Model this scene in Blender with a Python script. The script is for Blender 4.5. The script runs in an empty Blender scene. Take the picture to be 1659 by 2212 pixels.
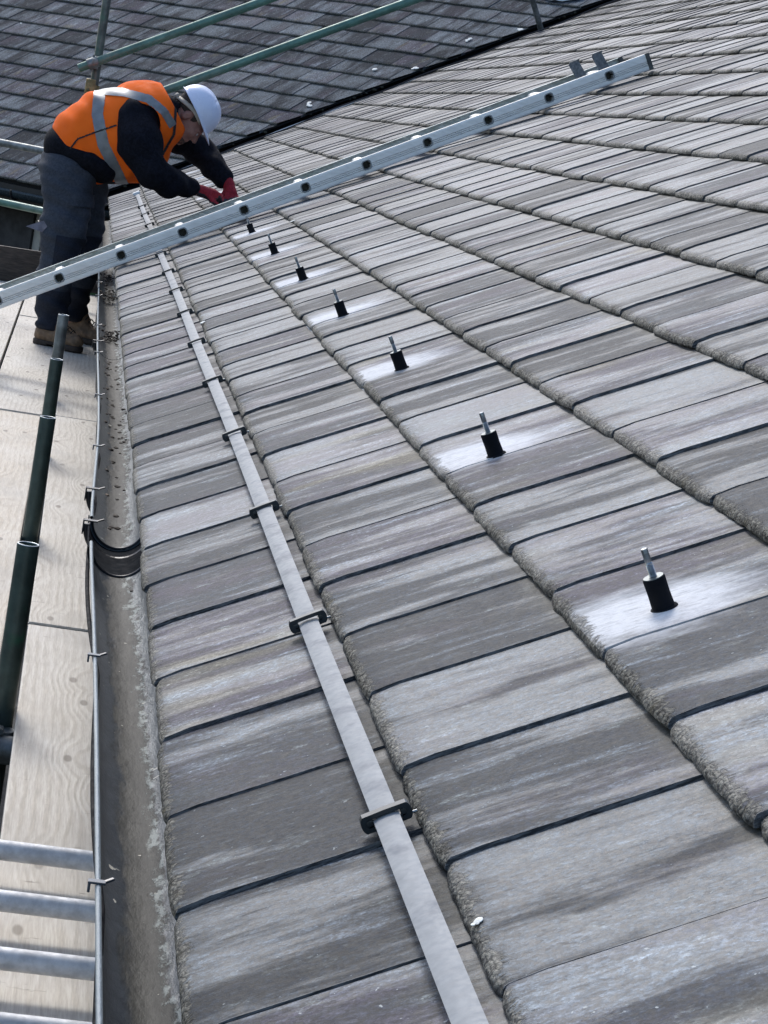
import bpy, bmesh, math, random
import numpy as np
from mathutils import Vector, Matrix, noise as mnoise
rad = math.radians
sc = bpy.context.scene
COL = sc.collection
random.seed(7)

# ------------------------------------------------------------------ camera, sky, sun, exposure
CAM = Vector((0.0, 0.0, 1.337))
cr, cu, cb = Vector((0.978, -0.122, 0.171)), Vector((-0.148, 0.180, 0.972)), Vector((-0.150, -0.976, 0.158))
cb.normalize(); cr = (cr - cb*cr.dot(cb)).normalized(); cu = cb.cross(cr)
camd = bpy.data.cameras.new("camera"); cam = bpy.data.objects.new("camera", camd); COL.objects.link(cam)
cam.matrix_world = Matrix(((cr.x, cu.x, cb.x, CAM.x), (cr.y, cu.y, cb.y, CAM.y), (cr.z, cu.z, cb.z, CAM.z), (0, 0, 0, 1)))
camd.sensor_fit = 'VERTICAL'; camd.sensor_height = 24.0; camd.lens = 24.0*4918/2212
camd.clip_start = 0.05; camd.clip_end = 500
sc.camera = cam
SUN_EL, SUN_AZ = 44.0, -12.0            # azimuth measured from +Y towards +X
w = bpy.data.worlds.new("World"); sc.world = w; w.use_nodes = True
nt = w.node_tree; nt.nodes.clear()
sky = nt.nodes.new('ShaderNodeTexSky'); sky.sky_type = 'NISHITA'; sky.sun_disc = False
sky.sun_elevation = rad(SUN_EL); sky.sun_rotation = rad(SUN_AZ)
sky.air_density = 1.0; sky.dust_density = 2.0; sky.ozone_density = 1.3
bg = nt.nodes.new('ShaderNodeBackground'); bg.inputs[1].default_value = 0.15
wo = nt.nodes.new('ShaderNodeOutputWorld')
nt.links.new(sky.outputs[0], bg.inputs[0]); nt.links.new(bg.outputs[0], wo.inputs[0])
sl = bpy.data.lights.new("sun", 'SUN'); sl.energy = 1.2; sl.angle = rad(13); sl.color = (1.0, 0.99, 0.975)
so = bpy.data.objects.new("sun", sl); COL.objects.link(so)
sd = Vector((math.sin(rad(SUN_AZ))*math.cos(rad(SUN_EL)), math.cos(rad(SUN_AZ))*math.cos(rad(SUN_EL)), math.sin(rad(SUN_EL))))
so.rotation_euler = sd.to_track_quat('Z', 'Y').to_euler()
sc.view_settings.view_transform = 'Standard'; sc.view_settings.look = 'None'
sc.view_settings.exposure = 0.70; sc.view_settings.gamma = 1.0; sc.view_settings.use_curve_mapping = False

# ------------------------------------------------------------------ frames
TH = math.atan2(0.494, 0.870)
O3 = Vector((0.384, 0, 0.661))
U = Vector((math.cos(TH), 0, math.sin(TH))); V = Vector((0, 1, 0)); N = U.cross(V)
M1 = Matrix(((U.x, V.x, N.x, O3.x), (U.y, V.y, N.y, O3.y), (U.z, V.z, N.z, O3.z), (0, 0, 0, 1)))
def P(u, v, w=0.0): return M1 @ Vector((u, v, w))
BE = rad(40)
E0 = Vector((0.181, 17.66, 0.546))
e2 = Vector((math.cos(BE), -math.sin(BE), 0))
U2 = Vector((math.sin(BE)*math.cos(TH), math.cos(BE)*math.cos(TH), math.sin(TH))); V2 = -e2; N2 = U2.cross(V2)
M2 = Matrix(((U2.x, V2.x, N2.x, E0.x), (U2.y, V2.y, N2.y, E0.y), (U2.z, V2.z, N2.z, E0.z), (0, 0, 0, 1)))
VAL = N.cross(N2).normalized()
if VAL.z < 0: VAL = -VAL
VH = Vector((VAL.x, VAL.y, 0)).normalized(); VN = Vector((VH.y, -VH.x, 0))   # VN points to the main roof side
G, W = 0.2605, 0.30

def proj(p):
    d = p - CAM; z = -d.dot(cb)
    if z < 0.1: return None
    return (0.5*1659 + 4918*d.dot(cr)/z, 1106 - 4918*d.dot(cu)/z, z)

# ------------------------------------------------------------------ object helpers
def tag(o, label=None, cat=None, group=None, kind=None):
    if label: o['label'] = label
    if cat: o['category'] = cat
    if group: o['group'] = group
    if kind: o['kind'] = kind
    return o
def empty(name, loc, label, cat, group=None):
    o = bpy.data.objects.new(name, None); COL.objects.link(o); o.location = loc; o.empty_display_size = 0.1
    return tag(o, label, cat, group)
def link(name, me, parent=None, mats=None, smooth=None):
    o = bpy.data.objects.new(name, me); COL.objects.link(o)
    if mats is not None:
        for m in (mats if isinstance(mats, (list, tuple)) else [mats]): me.materials.append(m)
    if smooth is not None:
        me.polygons.foreach_set('use_smooth', [smooth]*len(me.polygons))
    if parent is not None:
        o.parent = parent
        bpy.context.view_layer.update() if False else None
        o.matrix_parent_inverse = wmat(parent).inverted()
    return o
def wmat(o):
    m = Matrix.LocRotScale(o.location, o.rotation_euler, o.scale)
    if o.parent: m = wmat(o.parent) @ o.matrix_parent_inverse @ m
    return m
def frombm(name, bm, mats, parent=None, smooth=False):
    me = bpy.data.meshes.new(name); bm.normal_update(); bm.to_mesh(me); bm.free()
    return link(name, me, parent, mats, smooth)

def add_box(bm, c, sx, sy, sz, M=None, bevel=0.0):
    r = bmesh.ops.create_cube(bm, size=1.0)
    vs = r['verts']
    bmesh.ops.scale(bm, vec=(sx, sy, sz), verts=vs)
    bmesh.ops.translate(bm, vec=c, verts=vs)
    if bevel:
        es = list({e for v in vs for e in v.link_edges})
        rr = bmesh.ops.bevel(bm, geom=es, offset=bevel, segments=2, affect='EDGES', profile=0.6)
        vs = list({v for f in rr['faces'] for v in f.verts} | {v for v in vs if v.is_valid})
    if M is not None: bmesh.ops.transform(bm, matrix=M, verts=vs)
    return vs
def ring(c, a, b, r, n):
    return [c + a*(r*math.cos(2*math.pi*i/n)) + b*(r*math.sin(2*math.pi*i/n)) for i in range(n)]
def add_tube(bm, pts, r, n=12, caps=True, hollow=0.0):
    pts = [Vector(p) for p in pts]
    rs = r if isinstance(r, (list, tuple)) else [r]*len(pts)
    prev = None; rings = []
    for i, p in enumerate(pts):
        t = (pts[min(i+1, len(pts)-1)] - pts[max(i-1, 0)]).normalized()
        if prev is None:
            a = t.orthogonal().normalized()
        else:
            a = (prev - t*prev.dot(t)).normalized()
        prev = a; b = t.cross(a)
        rings.append([bm.verts.new(q) for q in ring(p, a, b, rs[i], n)])
    for i in range(len(rings)-1):
        for k in range(n):
            bm.faces.new((rings[i][k], rings[i][(k+1) % n], rings[i+1][(k+1) % n], rings[i+1][k]))
    if hollow:
        for end, sgn in ((0, 1), (-1, -1)):
            t = (pts[1]-pts[0]).normalized() if end == 0 else (pts[-2]-pts[-1]).normalized()
            c = pts[end]; R = rings[end]
            inn = [bm.verts.new(c + (v.co-c)*((rs[end]-hollow)/rs[end])) for v in R]
            dp = [bm.verts.new(v.co + t*0.12) for v in inn]
            for k in range(n):
                q = (R[k], inn[k], inn[(k+1) % n], R[(k+1) % n]); q2 = (inn[k], dp[k], dp[(k+1) % n], inn[(k+1) % n])
                bm.faces.new(q if end == 0 else q[::-1]); bm.faces.new(q2 if end == 0 else q2[::-1])
            bm.faces.new(dp if end else dp[::-1])
    elif caps:
        bm.faces.new(rings[0][::-1]); bm.faces.new(rings[-1])
    return rings
def tube(name, pts, r, mat, parent=None, n=14, hollow=0.0, smooth=True):
    bm = bmesh.new(); add_tube(bm, pts, r, n, hollow=hollow)
    o = frombm(name, bm, mat, parent, smooth)
    try: o.data.set_sharp_from_angle(angle=rad(50))
    except Exception: pass
    return o

# ------------------------------------------------------------------ material helpers
def newmat(name):
    m = bpy.data.materials.new(name); m.use_nodes = True
    t = m.node_tree; b = t.nodes['Principled BSDF']
    return m, t, b
def nd(t, typ, **kw):
    n = t.nodes.new(typ)
    for k, v in kw.items(): setattr(n, k, v)
    return n
def L(t, a, b): t.links.new(a, b)
def val(t, op, a, b=None, clamp=False):
    n = nd(t, 'ShaderNodeMath', operation=op); n.use_clamp = clamp
    for i, x in enumerate((a, b)):
        if x is None: continue
        if isinstance(x, (int, float)): n.inputs[i].default_value = x
        else: L(t, x, n.inputs[i])
    return n.outputs[0]
def vec(t, op, a, b=None):
    n = nd(t, 'ShaderNodeVectorMath', operation=op)
    for i, x in enumerate((a, b)):
        if x is None: continue
        if isinstance(x, (tuple, list, Vector)): n.inputs[i].default_value = tuple(x)
        else: L(t, x, n.inputs[i])
    return n.outputs[1] if op == 'DOT_PRODUCT' else n.outputs[0]
def noi(t, vecsock, scale, detail=4, rough=0.55, dist=0.0, out=0):
    n = nd(t, 'ShaderNodeTexNoise'); n.inputs['Scale'].default_value = scale; n.inputs['Detail'].default_value = detail
    n.inputs['Roughness'].default_value = rough; n.inputs['Distortion'].default_value = dist
    if vecsock is not None: L(t, vecsock, n.inputs['Vector'])
    return n.outputs[out]
def ss(t, x, lo, hi, a=0.0, b=1.0):
    n = nd(t, 'ShaderNodeMapRange'); n.interpolation_type = 'SMOOTHSTEP'
    n.inputs[1].default_value = lo; n.inputs[2].default_value = hi; n.inputs[3].default_value = a; n.inputs[4].default_value = b
    L(t, x, n.inputs[0]); return n.outputs[0]
def mix(t, f, a, b, mode='MIX'):
    n = nd(t, 'ShaderNodeMix', data_type='RGBA', blend_type=mode)
    for i, x in ((0, f), (6, a), (7, b)):
        if isinstance(x, (int, float)): n.inputs[i].default_value = x
        elif isinstance(x, tuple): n.inputs[i].default_value = (*x, 1) if len(x) == 3 else x
        else: L(t, x, n.inputs[i])
    return n.outputs[2]
def bump(t, b, h, strength, dist=0.01):
    n = nd(t, 'ShaderNodeBump'); n.inputs['Strength'].default_value = strength; n.inputs['Distance'].default_value = dist
    L(t, h, n.inputs['Height']); L(t, n.outputs[0], b.inputs['Normal']); return n
def objco(t, scale=(1, 1, 1)):
    c = nd(t, 'ShaderNodeTexCoord'); m = nd(t, 'ShaderNodeMapping'); m.inputs['Scale'].default_value = scale
    L(t, c.outputs['Object'], m.inputs[0]); return m.outputs[0]

def tile_material(name, joined, dust, dull=False):
    """concrete roof tile: streaks that run down the slope, gritty weathered nose, optional drilling dust round each bolt"""
    m, t, b = newmat(name)
    if joined:
        a = nd(t, 'ShaderNodeAttribute', attribute_name='tc'); loc = a.outputs['Vector']
        r = nd(t, 'ShaderNodeAttribute', attribute_name='rnd').outputs['Fac']
    else:
        loc = nd(t, 'ShaderNodeTexCoord').outputs['Object']
        r = nd(t, 'ShaderNodeObjectInfo').outputs['Random']
    r2 = nd(t, 'ShaderNodeTexWhiteNoise', noise_dimensions='1D'); L(t, val(t, 'MULTIPLY', r, 917.3), r2.inputs['W'])
    rb = r2.outputs['Value']; rc = r2.outputs['Color']
    off = vec(t, 'SCALE', rc); off.node.inputs[3].default_value = 37.0
    p = vec(t, 'ADD', loc, off)
    sep = nd(t, 'ShaderNodeSeparateXYZ'); L(t, loc, sep.inputs[0]); lu, lv = sep.outputs[0], sep.outputs[1]
    warp = noi(t, p, 9, 3); wv = vec(t, 'SCALE', nd_color(t, p, 7)); wv.node.inputs[3].default_value = 0.02
    q = vec(t, 'ADD', p, wv)
    if not dust: q = vec(t, 'MULTIPLY', q, (0.7, 0.55, 1))
    s1 = noi(t, vec(t, 'MULTIPLY', q, (2.4, 12, 1)), 1.0, 6, 0.62)
    s2 = noi(t, vec(t, 'MULTIPLY', q, (4.5, 27, 1)), 1.0, 6, 0.66)
    s3 = noi(t, vec(t, 'MULTIPLY', q, (2.6, 9, 1)), 1.0, 3, 0.5)
    bias = val(t, 'MULTIPLY', val(t, 'SUBTRACT', r, 0.5), 0.20)
    f1 = ss(t, val(t, 'ADD', s1, bias), 0.41, 0.60)
    col = mix(t, f1, (0.032, 0.038, 0.047), (0.112, 0.134, 0.152))
    f3 = ss(t, val(t, 'ADD', s3, val(t, 'MULTIPLY', val(t, 'SUBTRACT', rb, 0.5), 0.3)), 0.46, 0.72)
    col = mix(t, val(t, 'MULTIPLY', f3, 0.66), col, (0.064, 0.053, 0.070))
    f2 = ss(t, s2, 0.53, 0.70)
    col = mix(t, val(t, 'MULTIPLY', f2, 0.46), col, (0.27, 0.31, 0.345))
    fd = ss(t, s2, 0.32, 0.46, 1, 0)
    col = mix(t, val(t, 'MULTIPLY', fd, 0.50), col, (0.034, 0.037, 0.042))
    tan = ss(t, noi(t, vec(t, 'MULTIPLY', p, (3, 9, 1)), 1.0, 2), 0.56, 0.74)
    tan = val(t, 'MULTIPLY', tan, ss(t, rb, 0.55, 0.85)); col = mix(t, val(t, 'MULTIPLY', tan, 0.75), col, (0.125, 0.112, 0.072))
    bl = noi(t, vec(t, 'MULTIPLY', p, (9, 24, 1)), 1.0, 6, 0.72)
    col = mix(t, val(t, 'MULTIPLY', ss(t, bl, 0.54, 0.64), 0.50), col, (0.040, 0.046, 0.048))
    bl2 = noi(t, vec(t, 'MULTIPLY', p, (14, 30, 3)), 1.0, 6, 0.75)
    col = mix(t, val(t, 'MULTIPLY', ss(t, bl2, 0.56, 0.68), 0.50), col, (0.23, 0.255, 0.245))
    g = noi(t, p, 120, 4, 0.85); g2 = noi(t, vec(t, 'MULTIPLY', p, (60, 120, 1)), 1.0, 4, 0.8)
    def cellr(sc_):
        w_ = nd(t, 'ShaderNodeTexVoronoi'); w_.inputs['Scale'].default_value = sc_; L(t, p, w_.inputs['Vector']); q_ = nd(t, 'ShaderNodeSeparateXYZ'); L(t, w_.outputs['Color'], q_.inputs[0]); return q_.outputs[0]
    g3 = val(t, 'MULTIPLY', ss(t, cellr(330), 0, 1, 0.74, 1.26), ss(t, cellr(150), 0, 1, 0.86, 1.14))
    gm = val(t, 'MULTIPLY', g3, val(t, 'MULTIPLY', ss(t, g, 0.36, 0.64, 0.48, 1.52), ss(t, g2, 0.36, 0.64, 0.70, 1.30))); gv_ = nd(t, 'ShaderNodeVectorMath', operation='SCALE'); L(t, col, gv_.inputs[0]); L(t, gm, gv_.inputs[3]); col = gv_.outputs[0]
    pit = noi(t, vec(t, 'MULTIPLY', p, (110, 180, 60)), 1.0, 0, 0.3)
    pitm = val(t, 'MULTIPLY', ss(t, pit, 0.63, 0.69), ss(t, noi(t, p, 9, 2), 0.44, 0.56))
    col = mix(t, val(t, 'MULTIPLY', pitm, 0.65), col, (0.05, 0.047, 0.045))
    fl = ss(t, noi(t, p, 120, 2, 0.5), 0.735, 0.76); col = mix(t, val(t, 'MULTIPLY', fl, 0.8), col, (0.42, 0.44, 0.42))
    bright = ss(t, rb, 0, 1, 0.66 if dust else 0.78, 1.24 if dust else 1.16); vb = nd(t, 'ShaderNodeVectorMath', operation='SCALE'); L(t, col, vb.inputs[0]); L(t, bright, vb.inputs[3]); col = vb.outputs[0]
    # weathered lower end (nose) and the dirt line under the course above
    jag = val(t, 'MULTIPLY', val(t, 'SUBTRACT', noi(t, vec(t, 'MULTIPLY', p, (40, 95, 60)), 1.0, 5, 0.8), 0.5), 0.060)
    jag2 = val(t, 'MULTIPLY', val(t, 'SUBTRACT', noi(t, p, 14, 2), 0.5), 0.022)
    nm = ss(t, val(t, 'ADD', val(t, 'ADD', lu, jag), jag2), 0.0115, 0.0155, 1, 0)
    vw = vec(t, 'SCALE', nd_color(t, p, 60)); vw.node.inputs[3].default_value = 0.012
    vo = nd(t, 'ShaderNodeTexVoronoi'); vo.inputs['Scale'].default_value = 1.0; L(t, vec(t, 'MULTIPLY', vec(t, 'ADD', p, vw), (210, 150, 190)), vo.inputs['Vector']); flk = vo.outputs['Distance']
    fsep = nd(t, 'ShaderNodeSeparateXYZ'); L(t, vo.outputs['Color'], fsep.inputs[0])
    grit = noi(t, vec(t, 'MULTIPLY', p, (110, 170, 170)), 1.0, 4, 0.72)
    ncol = mix(t, ss(t, val(t, 'ADD', val(t, 'MULTIPLY', fsep.outputs[0], 0.28), val(t, 'MULTIPLY', grit, 1.0)), 0.40, 0.88), (0.020, 0.019, 0.016), (0.225, 0.215, 0.180))
    ncol = mix(t, ss(t, flk, 0.52, 0.80), ncol, (0.010, 0.010, 0.009))
    ncol = mix(t, ss(t, noi(t, p, 30, 3), 0.56, 0.74), ncol, (0.075, 0.068, 0.045))
    col = mix(t, val(t, 'MULTIPLY', nm, 0.88), col, ncol)
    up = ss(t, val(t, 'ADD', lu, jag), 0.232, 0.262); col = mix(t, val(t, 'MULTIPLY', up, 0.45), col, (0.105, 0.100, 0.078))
    ed = ss(t, lv, 0.0017, 0.0026, 1, 0); col = mix(t, val(t, 'MULTIPLY', ed, 0.9), col, mix(t, ss(t, noi(t, vec(t, 'MULTIPLY', p, (45, 10, 300)), 1.0, 4, 0.7), 0.38, 0.62), (0.040, 0.042, 0.045), (0.175, 0.180, 0.185)))
    if dust:
        gp = nd(t, 'ShaderNodeNewGeometry').outputs['Position']
        rel = vec(t, 'SUBTRACT', gp, tuple(O3))
        gu = vec(t, 'DOT_PRODUCT', rel, tuple(U)); gv = vec(t, 'DOT_PRODUCT', rel, (0, 1, 0))
        k = val(t, 'ROUND', val(t, 'DIVIDE', val(t, 'SUBTRACT', gv, 2.515), 1.196))
        dv = val(t, 'SUBTRACT', val(t, 'SUBTRACT', gv, 2.515), val(t, 'MULTIPLY', k, 1.196))
        dv = val(t, 'ADD', dv, val(t, 'MULTIPLY', val(t, 'SUBTRACT', gu, 0.40), 0.10))
        du = val(t, 'SUBTRACT', gu, 0.375)
        x1 = val(t, 'POWER', val(t, 'ABSOLUTE', val(t, 'DIVIDE', du, 0.165)), 2); y1 = val(t, 'POWER', val(t, 'ABSOLUTE', val(t, 'DIVIDE', dv, 0.125)), 2)
        rr = val(t, 'SQRT', val(t, 'ADD', x1, y1))
        rr = val(t, 'ADD', rr, val(t, 'MULTIPLY', val(t, 'SUBTRACT', noi(t, vec(t, 'MULTIPLY', gp, (14, 34, 14)), 1.0, 5, 0.6), 0.5), 0.9))
        dm = ss(t, rr, 0.40, 1.15, 1, 0)
        dm = val(t, 'MULTIPLY', dm, ss(t, noi(t, vec(t, 'MULTIPLY', gp, (30, 110, 30)), 1.0, 4, 0.7), 0.22, 0.50, 0.62, 1))
        inr = val(t, 'MULTIPLY', val(t, 'GREATER_THAN', gu, 0.3055), val(t, 'LESS_THAN', gu, 0.60))
        dm = val(t, 'MULTIPLY', val(t, 'MULTIPLY', dm, inr), val(t, 'SUBTRACT', 1.0, val(t, 'MULTIPLY', nm, 0.75)))
        col = mix(t, val(t, 'MULTIPLY', val(t, 'MULTIPLY', dm, 0.90), ss(t, g2, 0.3, 0.6, 0.72, 1.0)), col, (0.74, 0.745, 0.75))
    L(t, col, b.inputs['Base Color'])
    dmm = dm if dust else val(t, 'MULTIPLY', r, 0.0)
    L(t, val(t, 'ADD', val(t, 'MULTIPLY', dmm, 0.3), ss(t, g, 0.2, 0.8, 0.46 if dust else 0.80, 0.74 if dust else 0.93), True), b.inputs['Roughness'])
    L(t, ss(t, f1, 0, 1, 0.12 if dust else 0.06, 0.50 if dust else 0.14).node.outputs[0], b.inputs['Specular IOR Level'])
    h = val(t, 'ADD', val(t, 'MULTIPLY', s2, 0.35), val(t, 'MULTIPLY', g, 0.22))
    h = val(t, 'ADD', h, val(t, 'MULTIPLY', val(t, 'SUBTRACT', val(t, 'MULTIPLY', grit, 1.2), val(t, 'MULTIPLY', flk, 0.7)), nm))
    h = val(t, 'SUBTRACT', h, val(t, 'MULTIPLY', pitm, 0.05))
    bump(t, b, h, 0.7, 0.004)
    return m
def nd_color(t, p, scale):
    n = nd(t, 'ShaderNodeTexNoise'); n.inputs['Scale'].default_value = scale; n.inputs['Detail'].default_value = 3
    L(t, p, n.inputs['Vector']); return vec(t, 'SUBTRACT', n.outputs['Color'], (0.5, 0.5, 0.5))

def simple(name, col, rough=0.6, metal=0.0, var=0.25, scale=30, bumps=0.15, spec=0.5, stretch=(1, 1, 1), col2=None, thr=(0.5, 0.7)):
    m, t, b = newmat(name); p = objco(t, stretch)
    n1 = noi(t, p, scale, 5, 0.6)
    dk = tuple(c*(1-var) for c in col); lt = tuple(min(1, c*(1+var)) for c in col)
    c = mix(t, ss(t, n1, 0.3, 0.7), dk, lt)
    if col2: c = mix(t, ss(t, noi(t, p, scale*0.3, 4, 0.6), *thr), c, col2)
    L(t, c, b.inputs['Base Color'])
    L(t, ss(t, noi(t, p, scale*2.1, 4), 0.3, 0.7, rough*0.85, min(1, rough*1.15)), b.inputs['Roughness'])
    b.inputs['Metallic'].default_value = metal; b.inputs['Specular IOR Level'].default_value = spec
    if bumps: bump(t, b, n1, bumps, 0.003)
    return m

def sepx(t, v):
    n = nd(t, 'ShaderNodeSeparateXYZ'); L(t, v, n.inputs[0]); return n.outputs[0]
def wood_material(name, c1, c2, c3):
    m, t, b = newmat(name)
    tc = nd(t, 'ShaderNodeTexCoord').outputs['Object']
    r = nd(t, 'ShaderNodeObjectInfo').outputs['Random']
    cx = nd(t, 'ShaderNodeCombineXYZ'); L(t, val(t, 'MULTIPLY', r, 31.7), cx.inputs[0]); L(t, val(t, 'MULTIPLY', r, 57.1), cx.inputs[1])
    p = vec(t, 'ADD', tc, cx.outputs[0])
    # knots: distance field of voronoi warps the grain
    vo = nd(t, 'ShaderNodeTexVoronoi', voronoi_dimensions='2D'); vo.inputs['Scale'].default_value = 1.0; L(t, vec(t, 'MULTIPLY', p, (6.0, 2.2, 1)), vo.inputs['Vector'])
    kd = vo.outputs['Distance']
    knot = ss(t, kd, 0.035, 0.07, 1, 0); halo = ss(t, kd, 0.03, 0.42, 1, 0)
    wq = vec(t, 'MULTIPLY', p, (1, 0.10, 1))
    g0 = noi(t, vec(t, 'MULTIPLY', p, (6, 1.6, 1)), 1.0, 5, 0.6)
    ph = val(t, 'ADD', val(t, 'ADD', val(t, 'MULTIPLY', g0, 7.0), val(t, 'MULTIPLY', halo, 4.0)), val(t, 'MULTIPLY', sepx(t, p), 110.0))
    gr = val(t, 'SINE', val(t, 'MULTIPLY', ph, 2.6))
    grn = ss(t, gr, -0.2, 1.0)
    blot0 = noi(t, vec(t, 'MULTIPLY', p, (12, 3, 1)), 1.0, 3, 0.6)
    fine = noi(t, vec(t, 'MULTIPLY', p, (260, 12, 1)), 1.0, 3, 0.7)
    blot = noi(t, vec(t, 'MULTIPLY', p, (4, 2, 1)), 1.0, 4, 0.6)
    col = mix(t, val(t, 'MULTIPLY', val(t, 'MULTIPLY', grn, 0.62), ss(t, blot0, 0.3, 0.7, 0.35, 1.0)), c1, c2)
    col = mix(t, val(t, 'MULTIPLY', ss(t, blot, 0.42, 0.7), 0.6), col, c3)
    col = mix(t, 0.4, col, mix(t, ss(t, fine, 0.3, 0.7), (0.3, 0.3, 0.3), (0.7, 0.7, 0.7)), 'OVERLAY')
    col = mix(t, val(t, 'MULTIPLY', knot, 0.75), col, (0.17, 0.14, 0.11))
    crack = noi(t, vec(t, 'MULTIPLY', p, (9, 60, 1)), 1.0, 4, 0.7)
    ck = ss(t, crack, 0.64, 0.70); col = mix(t, val(t, 'MULTIPLY', ck, 0.7), col, (0.2, 0.165, 0.13))
    dirt = ss(t, noi(t, vec(t, 'MULTIPLY', p, (3, 1.2, 1)), 1.0, 5, 0.65), 0.48, 0.70); col = mix(t, val(t, 'MULTIPLY', dirt, 0.5), col, (0.33, 0.30, 0.255))
    L(t, col, b.inputs['Base Color']); b.inputs['Roughness'].default_value = 0.62; b.inputs['Specular IOR Level'].default_value = 0.3
    h = val(t, 'SUBTRACT', val(t, 'ADD', val(t, 'MULTIPLY', gr, 0.16), val(t, 'MULTIPLY', fine, 0.3)), val(t, 'MULTIPLY', ck, 0.8))
    bump(t, b, h, 0.35, 0.003)
    return m

MT1 = tile_material('roof_tile_weathered', False, True)
MT1J = tile_material('roof_tile_weathered_far', True, True)
MT2 = tile_material('wing_tile_weathered', False, False)
MT2J = tile_material('wing_tile_weathered_far', True, False)
M_under = simple('underlay_black', (0.012, 0.012, 0.013), 0.9)
M_wood = wood_material('pale_softwood', (0.55, 0.505, 0.43), (0.37, 0.32, 0.25), (0.62, 0.585, 0.52))
M_wood2 = wood_material('warm_softwood', (0.55, 0.49, 0.40), (0.41, 0.34, 0.25), (0.60, 0.56, 0.49))
M_woodd = simple('dark_brown_board', (0.065, 0.050, 0.040), 0.7, scale=14, stretch=(1, 1, 6), var=0.4)
M_alu = simple('ladder_aluminium', (0.84, 0.82, 0.78), 0.38, 0.25, var=0.07, scale=18, bumps=0.06, stretch=(1, 1, 4))
M_alur = simple('rung_aluminium', (0.60, 0.61, 0.62), 0.6, 0.2, var=0.20, scale=40, bumps=0.08)
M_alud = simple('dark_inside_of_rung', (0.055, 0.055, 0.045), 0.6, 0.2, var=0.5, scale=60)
M_galv = simple('galvanised_tube', (0.20, 0.22, 0.22), 0.5, 0.55, var=0.35, scale=22, bumps=0.12, col2=(0.12, 0.13, 0.125))
M_hook = simple('galvanised_hook', (0.13, 0.145, 0.155), 0.55, 0.5, var=0.4, scale=60)
M_green = simple('green_painted_tube', (0.095, 0.195, 0.155), 0.48, 0.2, var=0.25, scale=14, bumps=0.08, col2=(0.20, 0.26, 0.22), thr=(0.52, 0.75))
M_greend = simple('dark_green_tube', (0.045, 0.070, 0.062), 0.42, 0.35, var=0.3, scale=16, bumps=0.1, col2=(0.020, 0.115, 0.065), thr=(0.60, 0.72))
M_blackp = simple('black_plastic', (0.010, 0.011, 0.014), 0.42, var=0.3, bumps=0.05)
M_rubber = simple('black_rubber', (0.005, 0.006, 0.009), 0.8, spec=0.15, var=0.3, bumps=0.08)
M_steel = simple('stainless_stud', (0.30, 0.32, 0.33), 0.32, 0.9, var=0.3, scale=90)
M_tape = simple('grey_conductor_tape', (0.26, 0.275, 0.285), 0.55, 0.0, spec=0.2, var=0.07, scale=60, bumps=0.08, col2=(0.165, 0.18, 0.20))
M_clip = simple('grey_black_clip', (0.020, 0.026, 0.030), 0.35, var=0.3, bumps=0.05)
M_white = simple('white_plastic', (0.72, 0.74, 0.74), 0.4, var=0.1)
M_pvc = simple('grey_pvc', (0.055, 0.066, 0.078), 0.28, var=0.2, scale=12, bumps=0.03)
M_brass = simple('brass_coupler', (0.26, 0.21, 0.10), 0.5, 0.6, var=0.4)
M_conc = simple('ground_paving', (0.05, 0.05, 0.048), 0.9, scale=3)
M_brick = simple('dark_render', (0.045, 0.043, 0.042), 0.9, scale=8)
M_bright = simple('bright_metal_line', (0.55, 0.58, 0.58), 0.35, 0.5, var=0.1)

# ------------------------------------------------------------------ setting: ground
bm = bmesh.new(); bmesh.ops.create_grid(bm, x_segments=1, y_segments=1, size=150)
g = frombm('ground', bm, M_conc); g.location = (0, 60, -2.6); tag(g, kind='structure')

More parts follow.
